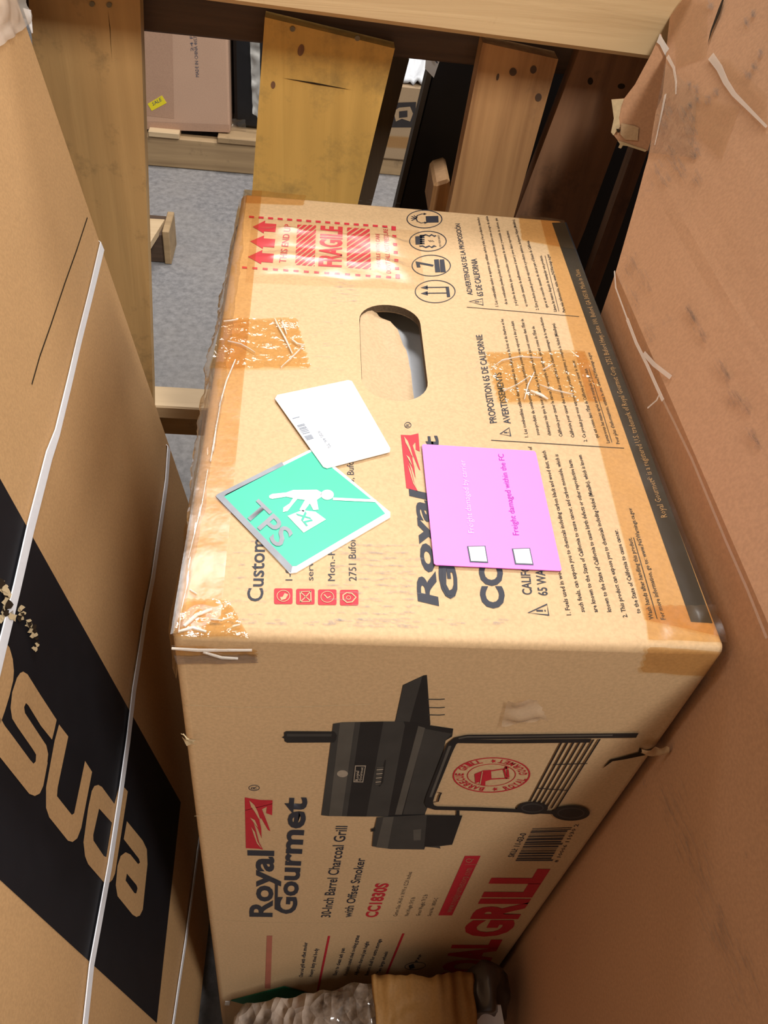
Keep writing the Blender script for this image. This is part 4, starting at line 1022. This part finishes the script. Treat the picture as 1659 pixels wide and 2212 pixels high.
# ================================================================== far things on the floor
YG = pZ((430, 368), 0)[1]
fp = thing('floor_pallet', 'weathered wooden pallet on the floor under the far brown carton', 'pallet', (-.3, YG+.3, 0))
xa, xb = pY((250, 330), YG)[0], pY((640, 360), YG)[0]
ztb = pY((430, 303), YG)[2]
hexa('stringer', [(xa, YG, ztb), (xb, YG, ztb), (xb, YG, .0), (xa, YG, .0)], (0, .04, 0), 'far_wood', fp, .004)
for y in (.35, .7): hexa('stringer', [(xa, YG+y, ztb), (xb, YG+y, ztb), (xb, YG+y, 0), (xa, YG+y, 0)], (0, .04, 0), 'far_wood', fp, .004)
zdk = pY((430, 290), YG)[2]
for xx0, xx1 in ((322, 388), (470, 555)):
    q0 = pY((xx0, 295), YG)[0]; q1 = pY((xx1, 295), YG)[0]
    hexa('deck_board', [(q0, YG-.01, zdk), (q1, YG-.01, zdk), (q1, YG-.01, ztb+.001), (q0, YG-.01, ztb+.001)], (0, .8, 0), 'rail_low' if xx0 < 400 else 'far_wood', fp, .002)
YBX = YG+.02
fb = thing('far_carton', 'brown carton with a small yellow sticker, standing on the far pallet', 'box', (-.35, YBX+.2, zdk))
q0 = pY((497, 288), YBX); ql = pY((240, 270), YBX)
hexa('body', [(ql[0], YBX, q0[2]+.62), (q0[0], YBX, q0[2]+.62), (q0[0], YBX, zdk+.002), (ql[0], YBX, zdk+.002)], (0, .4, 0), 'bgbox', fb, .006)
FB = Face((0, YBX, 0), (0, -1, 0))
poly(FB, [(300, 40), (372, 56), (376, 256), (300, 248)], 'bgbox_dark', fb, .0008, 'tape_strip'); poly(FB, [(300, 262), (496, 270), (496, 286), (300, 278)], 'bgbox_dark', fb, .0012, 'tape_strip')
poly(FB, [(319, 224), (350, 206), (360, 222), (328, 239)], 'yellow', fb, .0020, 'yellow_sticker', thick=.001)
text(FB, 'SALE', (331, 228), (350, 217), (328, 221), 'greyink', fb, 0, .0026, res=1)
text(FB, 'MADE IN CHINA 4057121040', (430, 166), (424, 50), (423, 166), 'greyink', fb, 0, .0010, res=1)
text(FB, '24 PCS', (418, 110), (415, 50), (412, 110), 'greyink', fb, 0, .0010, res=1)
kb = thing('dark_bundle', 'black bundle in loose clear film beside the far brown carton', 'package', (0, YBX+.2, zdk))
q0 = pY((507, 288), YBX+.05); q1 = pY((600, 300), YBX+.05)
hexa('body', [(q0[0], YBX+.05, q0[2]+.5), (q1[0], YBX+.05, q0[2]+.5), (q1[0], YBX+.05, zdk+.002), (q0[0], YBX+.05, zdk+.002)], (0, .3, 0), 'black', kb, .01)
grid('film_scrap', [pY(p, YBX+.035) for p in ((500, 255), (530, 258), (534, 300), (498, 296))], 12, 12, 'wrap', kb, .02, (0, -1, 0), 40)
grid('film_scrap', [pY(p, YBX+.03) for p in ((540, 85), (562, 85), (562, 260), (546, 240))], 10, 24, 'glint_film', kb, .03, (0, -1, 0), 25)
YC = pZ((850, 382), 0)[1]
sb = thing('small_far_carton', 'smaller taped brown carton with a dark square picture, beyond the pallet gap', 'box', (.42, YC+.2, 0))
q0 = pY((780, 366), YC); q1 = pY((960, 372), YC); zt0 = pY((890, 186), YC)[2]
hexa('body', [(q0[0], YC, zt0), (q1[0], YC, zt0), (q1[0], YC, .055), (q0[0], YC, .055)], (0, .35, 0), 'bgbox2', sb, .006)
FC = Face((0, YC, 0), (0, -1, 0))
sqp = poly(FC, [(841, 222), (899, 220), (895, 275), (841, 275)], 'ink_soft', sb, .001, 'printed_picture')
poly(FC, [(850, 240), (862, 232), (886, 230), (892, 245), (886, 262), (868, 256), (855, 262)], 'bgbox2', sqp, .0018, 'printed_picture'); poly(FC, [(862, 240), (880, 238), (880, 252), (862, 254)], 'ink_soft', sqp, .0026, 'printed_picture')
grid('tape_strip', [pY(p, YC-.004) for p in ((820, 292), (905, 297), (900, 322), (818, 316))], 10, 4, 'tape_wrinkled', sb, .004, (0, -1, 0), 40)
skid = hexa('timber_skid', [(q0[0], YC+.01, .052), (q1[0], YC+.01, .052), (q1[0], YC+.01, .0), (q0[0], YC+.01, .0)], (0, .3, 0), 'far_wood', None, .003)
skid['label'] = 'low timber skid under the small far carton'; skid['category'] = 'skid'
fo = thing('foam_sheet', 'crumpled white foam sheet lying on the small far carton', 'foam', (.42, YC+.15, zt0))
q0 = pY((850, 184), YC); q1 = pY((935, 184), YC)
vs = []; fs = []
for j in range(13):
    for i in range(15):
        u, t = i/14, j/12
        vs.append((q0[0]+(q1[0]-q0[0])*u, YC+.005+.30*t, zt0+.012+.05*abs(noise.noise(Vector((u*4, t*4, 5))))+.09*t*t*(.6+.4*math.sin(u*5))))
for j in range(12):
    for i in range(14):
        a_ = j*15+i; fs.append((a_, a_+1, a_+16, a_+15))
me = bpy.data.meshes.new('sheet'); me.from_pydata(vs, [], fs); me.update()
so = link('sheet', me, 'foam', fo, True); so.modifiers.new('s', 'SOLIDIFY').thickness = .012
# corner of another pallet lying on the floor
YD = pZ((345, 568), 0)[1]
pc = thing('pallet_corner', 'corner of a low pallet on the floor behind the yellow board', 'pallet', (-.4, YD+.1, 0))
q0 = pY((300, 560), YD); q1 = pY((364, 562), YD); zc_ = pY((345, 505), YD)[2]
hexa('block', [(q0[0], YD, zc_), (q1[0]-.01, YD, zc_), (q1[0]-.01, YD, .0), (q0[0], YD, .0)], (0, .10, 0), 'stringer_dark', pc, .004)
hexa('post', [(q1[0]-.010, YD-.004, zc_+.01), (q1[0]+.008, YD-.004, zc_+.01), (q1[0]+.008, YD-.004, 0), (q1[0]-.010, YD-.004, 0)], (0, .11, 0), 'far_wood', pc, .002)
tb_ = [pZ(p, zc_+.012) for p in ((290, 470), (356, 474), (322, 528), (290, 528))]
polymesh('deck_board', tb_, [], 'rail_low', pc, (0, 0, 1), .018)
